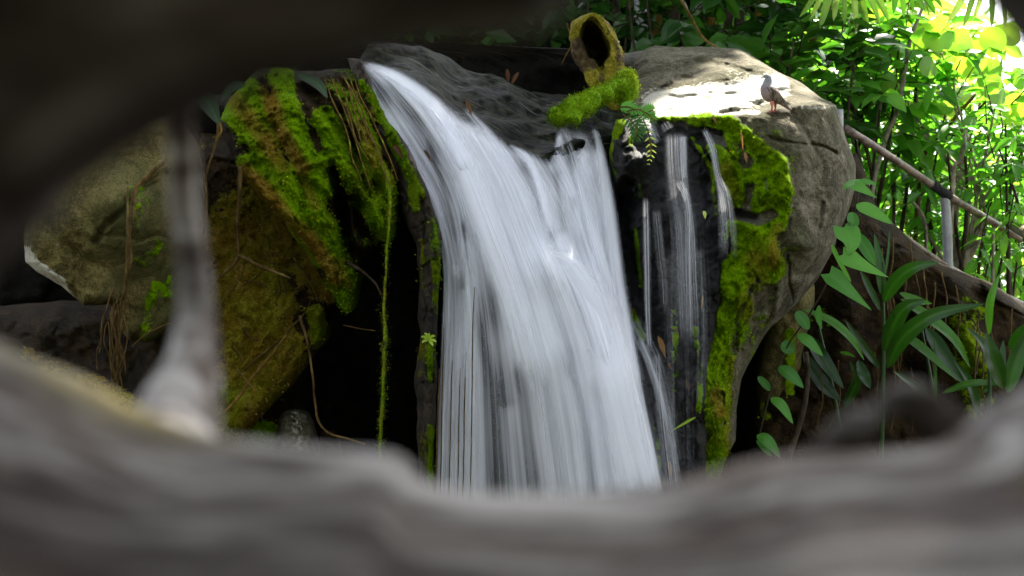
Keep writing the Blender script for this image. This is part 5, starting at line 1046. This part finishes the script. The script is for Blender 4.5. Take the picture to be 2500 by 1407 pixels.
bo = at(bx, by_, BY)
def bp(px, py, dy=0.): return at(px, py, BY + dy)
dv = thing('dove', bo, 'pinkish grey dove standing on the sunlit ledge of the boulder', 'dove')
k_ = K * BY
secs = [(1934, 268, .03, 3, 1.5), (1920, 258, .02, 7, 3), (1905, 246, .01, 11, 8), (1893, 236, 0, 15, 14), (1882, 228, 0, 17, 17.5), (1876, 216, 0, 15, 15), (1876, 205, 0, 9.5, 10), (1877, 197, 0, 8, 8), (1875, 190, 0, 7.5, 8), (1871, 187, 0, 5, 5), (1866, 188, 0, 2.2, 2), (1860, 190, 0, 1, .8)]
sec = [(*bp(x - 2, y, d), w_ * k_ * 1.12, h_ * k_ * 1.22) for x, y, d, w_, h_ in secs]
Vb, Fb = ellip_loft(sec)
legs = []
for dx, dy in ((-3, -.03), (5, .03)):
    hip = bp(bx + dx, 248, dy); ank = bp(bx + dx + 1, 264, dy); ft = bp(bx + dx - 1, 273, dy)
    legs.append(tube_np([hip, ank, ft], [.012, .005, .004], 8))
    for tx, ty in ((-8, -.015), (-7, .02), (-8, 0), (6, 0)): legs.append(tube_np([ft, bp(bx + dx + tx * .5, 271.5, dy + ty), bp(bx + dx + tx, 274.5, dy + ty * 2)], [.004, .004, .002], 6))
build('body', Vb, Fb, DOVE, dv)
V, F = join(legs); build('legs', V, F, plain('dove_leg', (.40, .11, .07, 1)), dv)
for d in (-.033, .033):
    sec = [(*bp(x, y, d + .02 * (x > 1900)), w_ * k_, h_ * k_) for x, y, w_, h_ in [(1872, 214, 1.5, 2), (1880, 222, 4, 10), (1893, 234, 4, 12), (1908, 248, 3, 9), (1922, 262, 2, 4), (1930, 270, 1, 1)]]
    V, F = ellip_loft(sec); build('wing', V, F, WING, dv)
for d in (-.0165, .0165):
    V, F = tube_np([bp(1873, 188.5, d), bp(1873, 188.5, d * 1.15)], [.0035, .0035], 8); build('eye', V, F, plain('dove_eye', (.01, .01, .01, 1), .2), dv)

# ------------------------------------------------------------------ unseen tree, its leaves placed to shade all but the boulder's top
LIT = [(1640, 268, 80, 22), (1760, 255, 130, 34), (1850, 222, 80, 40), (1780, 170, 34, 13), (1880, 240, 40, 30), (1625, 124, 46, 6), (1690, 126, 26, 6), (1955, 235, 44, 9), (1995, 262, 44, 8), (1930, 200, 26, 8), (1760, 190, 26, 10), (1590, 275, 26, 9)]
rr = np.random.default_rng(9)
def canopy(n, x0, x1, y0, y1, zlo=7.0, zhi=10.5):
    """leaves of the high crown that stand between the sun and the patch of gorge x0..x1, y0..y1"""
    s_ = np.array(sd); z = rr.uniform(zlo, zhi, n)
    Q = np.stack([rr.uniform(x0, x1, n), rr.uniform(y0, y1, n), np.full(n, 1.)], -1)
    P = Q + s_ * ((z - 1.) / s_[2])[:, None]
    keep = np.ones(n, bool)
    for zb in (.95, 1.05, 1.2, 1.35):                      # gaps whose light falls on the boulder's top
        Q = P - s_ * ((z - zb) / s_[2])[:, None]
        px = Q[:, 0] / (K * Q[:, 1]) + 1250; py = 703.5 - Q[:, 2] / (K * Q[:, 1])
        ok_y = np.abs(Q[:, 1] - (8.05 + .0062 * (285 - py))) < .5
        px = px + 14 * rr.normal(0, 1, n); py = py + 3 * rr.normal(0, 1, n)
        for cx, cy, ax, ay in LIT: keep &= ~(ok_y & (((px - cx) / (ax + 28)) ** 2 + ((py - cy) / (ay + 13)) ** 2 < 1))
    for (px_, py_, Y_), r_, pr in (((1516, 205, 8.12), .05, 1), ((1800, 310, 7.8), .12, .9), ((1620, 255, 8.2), .1, 1), ((1700, 290, 7.95), .1, 1)):
        D_ = P - at(px_, py_, Y_); al_ = D_ @ s_; d_ = np.linalg.norm(D_ - al_[:, None] * s_, axis=1)
        keep &= ~((d_ < r_ + .09) & (rr.random(n) < pr))
    return P[keep]
tree = thing('tree', (-2.4, 13.4, -1.2), 'unseen tall tree behind the gorge, its crown shaped to shade the falls', 'tree')
Pc = np.vstack([canopy(15000, -4.6, 2.9, 5.6, 9.9), canopy(4500, -1.9, 2.9, -.8, 2.4), canopy(4800, -2.4, 1.5, 9.9, 12.0), canopy(5500, 2.7, 5.4, 6.2, 9.6)])
Dd = rr.normal(0, 1, (len(Pc), 3)) * [1, 1, .35]; V, F, rb = leaves_mesh(Pc, Dd, np.tile([0, 0, 1.], (len(Pc), 1)) + rr.normal(0, .3, (len(Pc), 3)), rr.uniform(.2, .32, len(Pc)), rr.uniform(.11, .16, len(Pc)), 'oval', 2, .2, .2, rr)
build('crown', V, F, LEAF_D, tree, {'tint': np.repeat(rr.uniform(.1, .8, len(Pc)), len(V) // len(Pc)), 'rib': rb})
V, F = tube_np(curve([(-2.4, 13.4, -1.3), (-2.3, 13.5, 1.5), (-1.6, 13.4, 4), (-.4, 13, 6.5), (.8, 12.8, 8.6)], 40), np.linspace(.3, .14, 40), 16, .25, 8)
build('trunk', V, F, BARK_D, tree, {'moss': np.full(len(V), .3), 'tone': np.zeros(len(V))})
for a0, e0 in (((-.4, 13, 6.5), (4.4, 13.4, 8.6)), ((-.4, 13, 6.5), (-2., 12, 8.8)), ((.2, 12.9, 7.6), (3.4, 11.8, 9.4)), ((0., 12.9, 7.2), (3., 6.2, 8.6))):
    a0, e0 = np.array(a0), np.array(e0); V, F = tube_np(curve([a0, (a0 + e0) / 2 + [0, 0, .35], e0], 24), np.linspace(.12, .03, 24), 9, .3, 9)
    build('limb', V, F, BARK_D, tree, {'moss': np.full(len(V), .2), 'tone': np.zeros(len(V))})
# leaf screen added behind and beside the viewer to block sky light
n_ = 9000; ang = rr.uniform(math.radians(-205), math.radians(25), n_); ra = rr.uniform(6.5, 8.5, n_)
Pn = np.stack([np.cos(ang) * ra, 1.5 + np.sin(ang) * ra, rr.uniform(-2, 6.5, n_)], -1)
Dn = rr.normal(0, 1, (n_, 3)); V, F, rb = leaves_mesh(Pn, Dn, rr.normal(0, 1, (n_, 3)) + [0, 0, 1], rr.uniform(.35, .5, n_), rr.uniform(.2, .28, n_), 'oval', 2, .2, .2, rr)
tag(build('thicket', V, F, LEAF_D, None, {'tint': np.repeat(rr.uniform(.1, .7, n_), len(V) // n_), 'rib': rb}), 'dense dark leaf screen added behind the viewer to block sky light', 'foliage', None, 'stuff')

# the look-alike rootlets are told apart by their order
ORD = ['first', 'second', 'third', 'fourth', 'fifth', 'sixth', 'seventh', 'eighth', 'ninth', 'tenth', 'eleventh', 'twelfth', 'thirteenth', 'fourteenth', 'fifteenth', 'sixteenth', 'seventeenth', 'eighteenth', 'nineteenth', 'twentieth', 'twenty first', 'twenty second']
for g_, txt in (('tangled roots on the mossy boulder', 'from the left of the thin tangled roots crossing the mossy boulder'), ('fine rootlets under the pale boulder', 'from the left of the fine brown rootlets bundled under the pale boulder'), ('yellow root strands on the overhang', 'from the left of the yellow root strands combed down the overhang'), ('thin roots trailing down the earth bank', 'from the left of the thin reddish roots trailing down the earth bank')):
    L_ = sorted([o for o in bpy.data.objects if o.get('group') == g_], key=lambda o: o.location.x)
    for q, o in enumerate(L_): o['label'] = ORD[q] + ' ' + txt
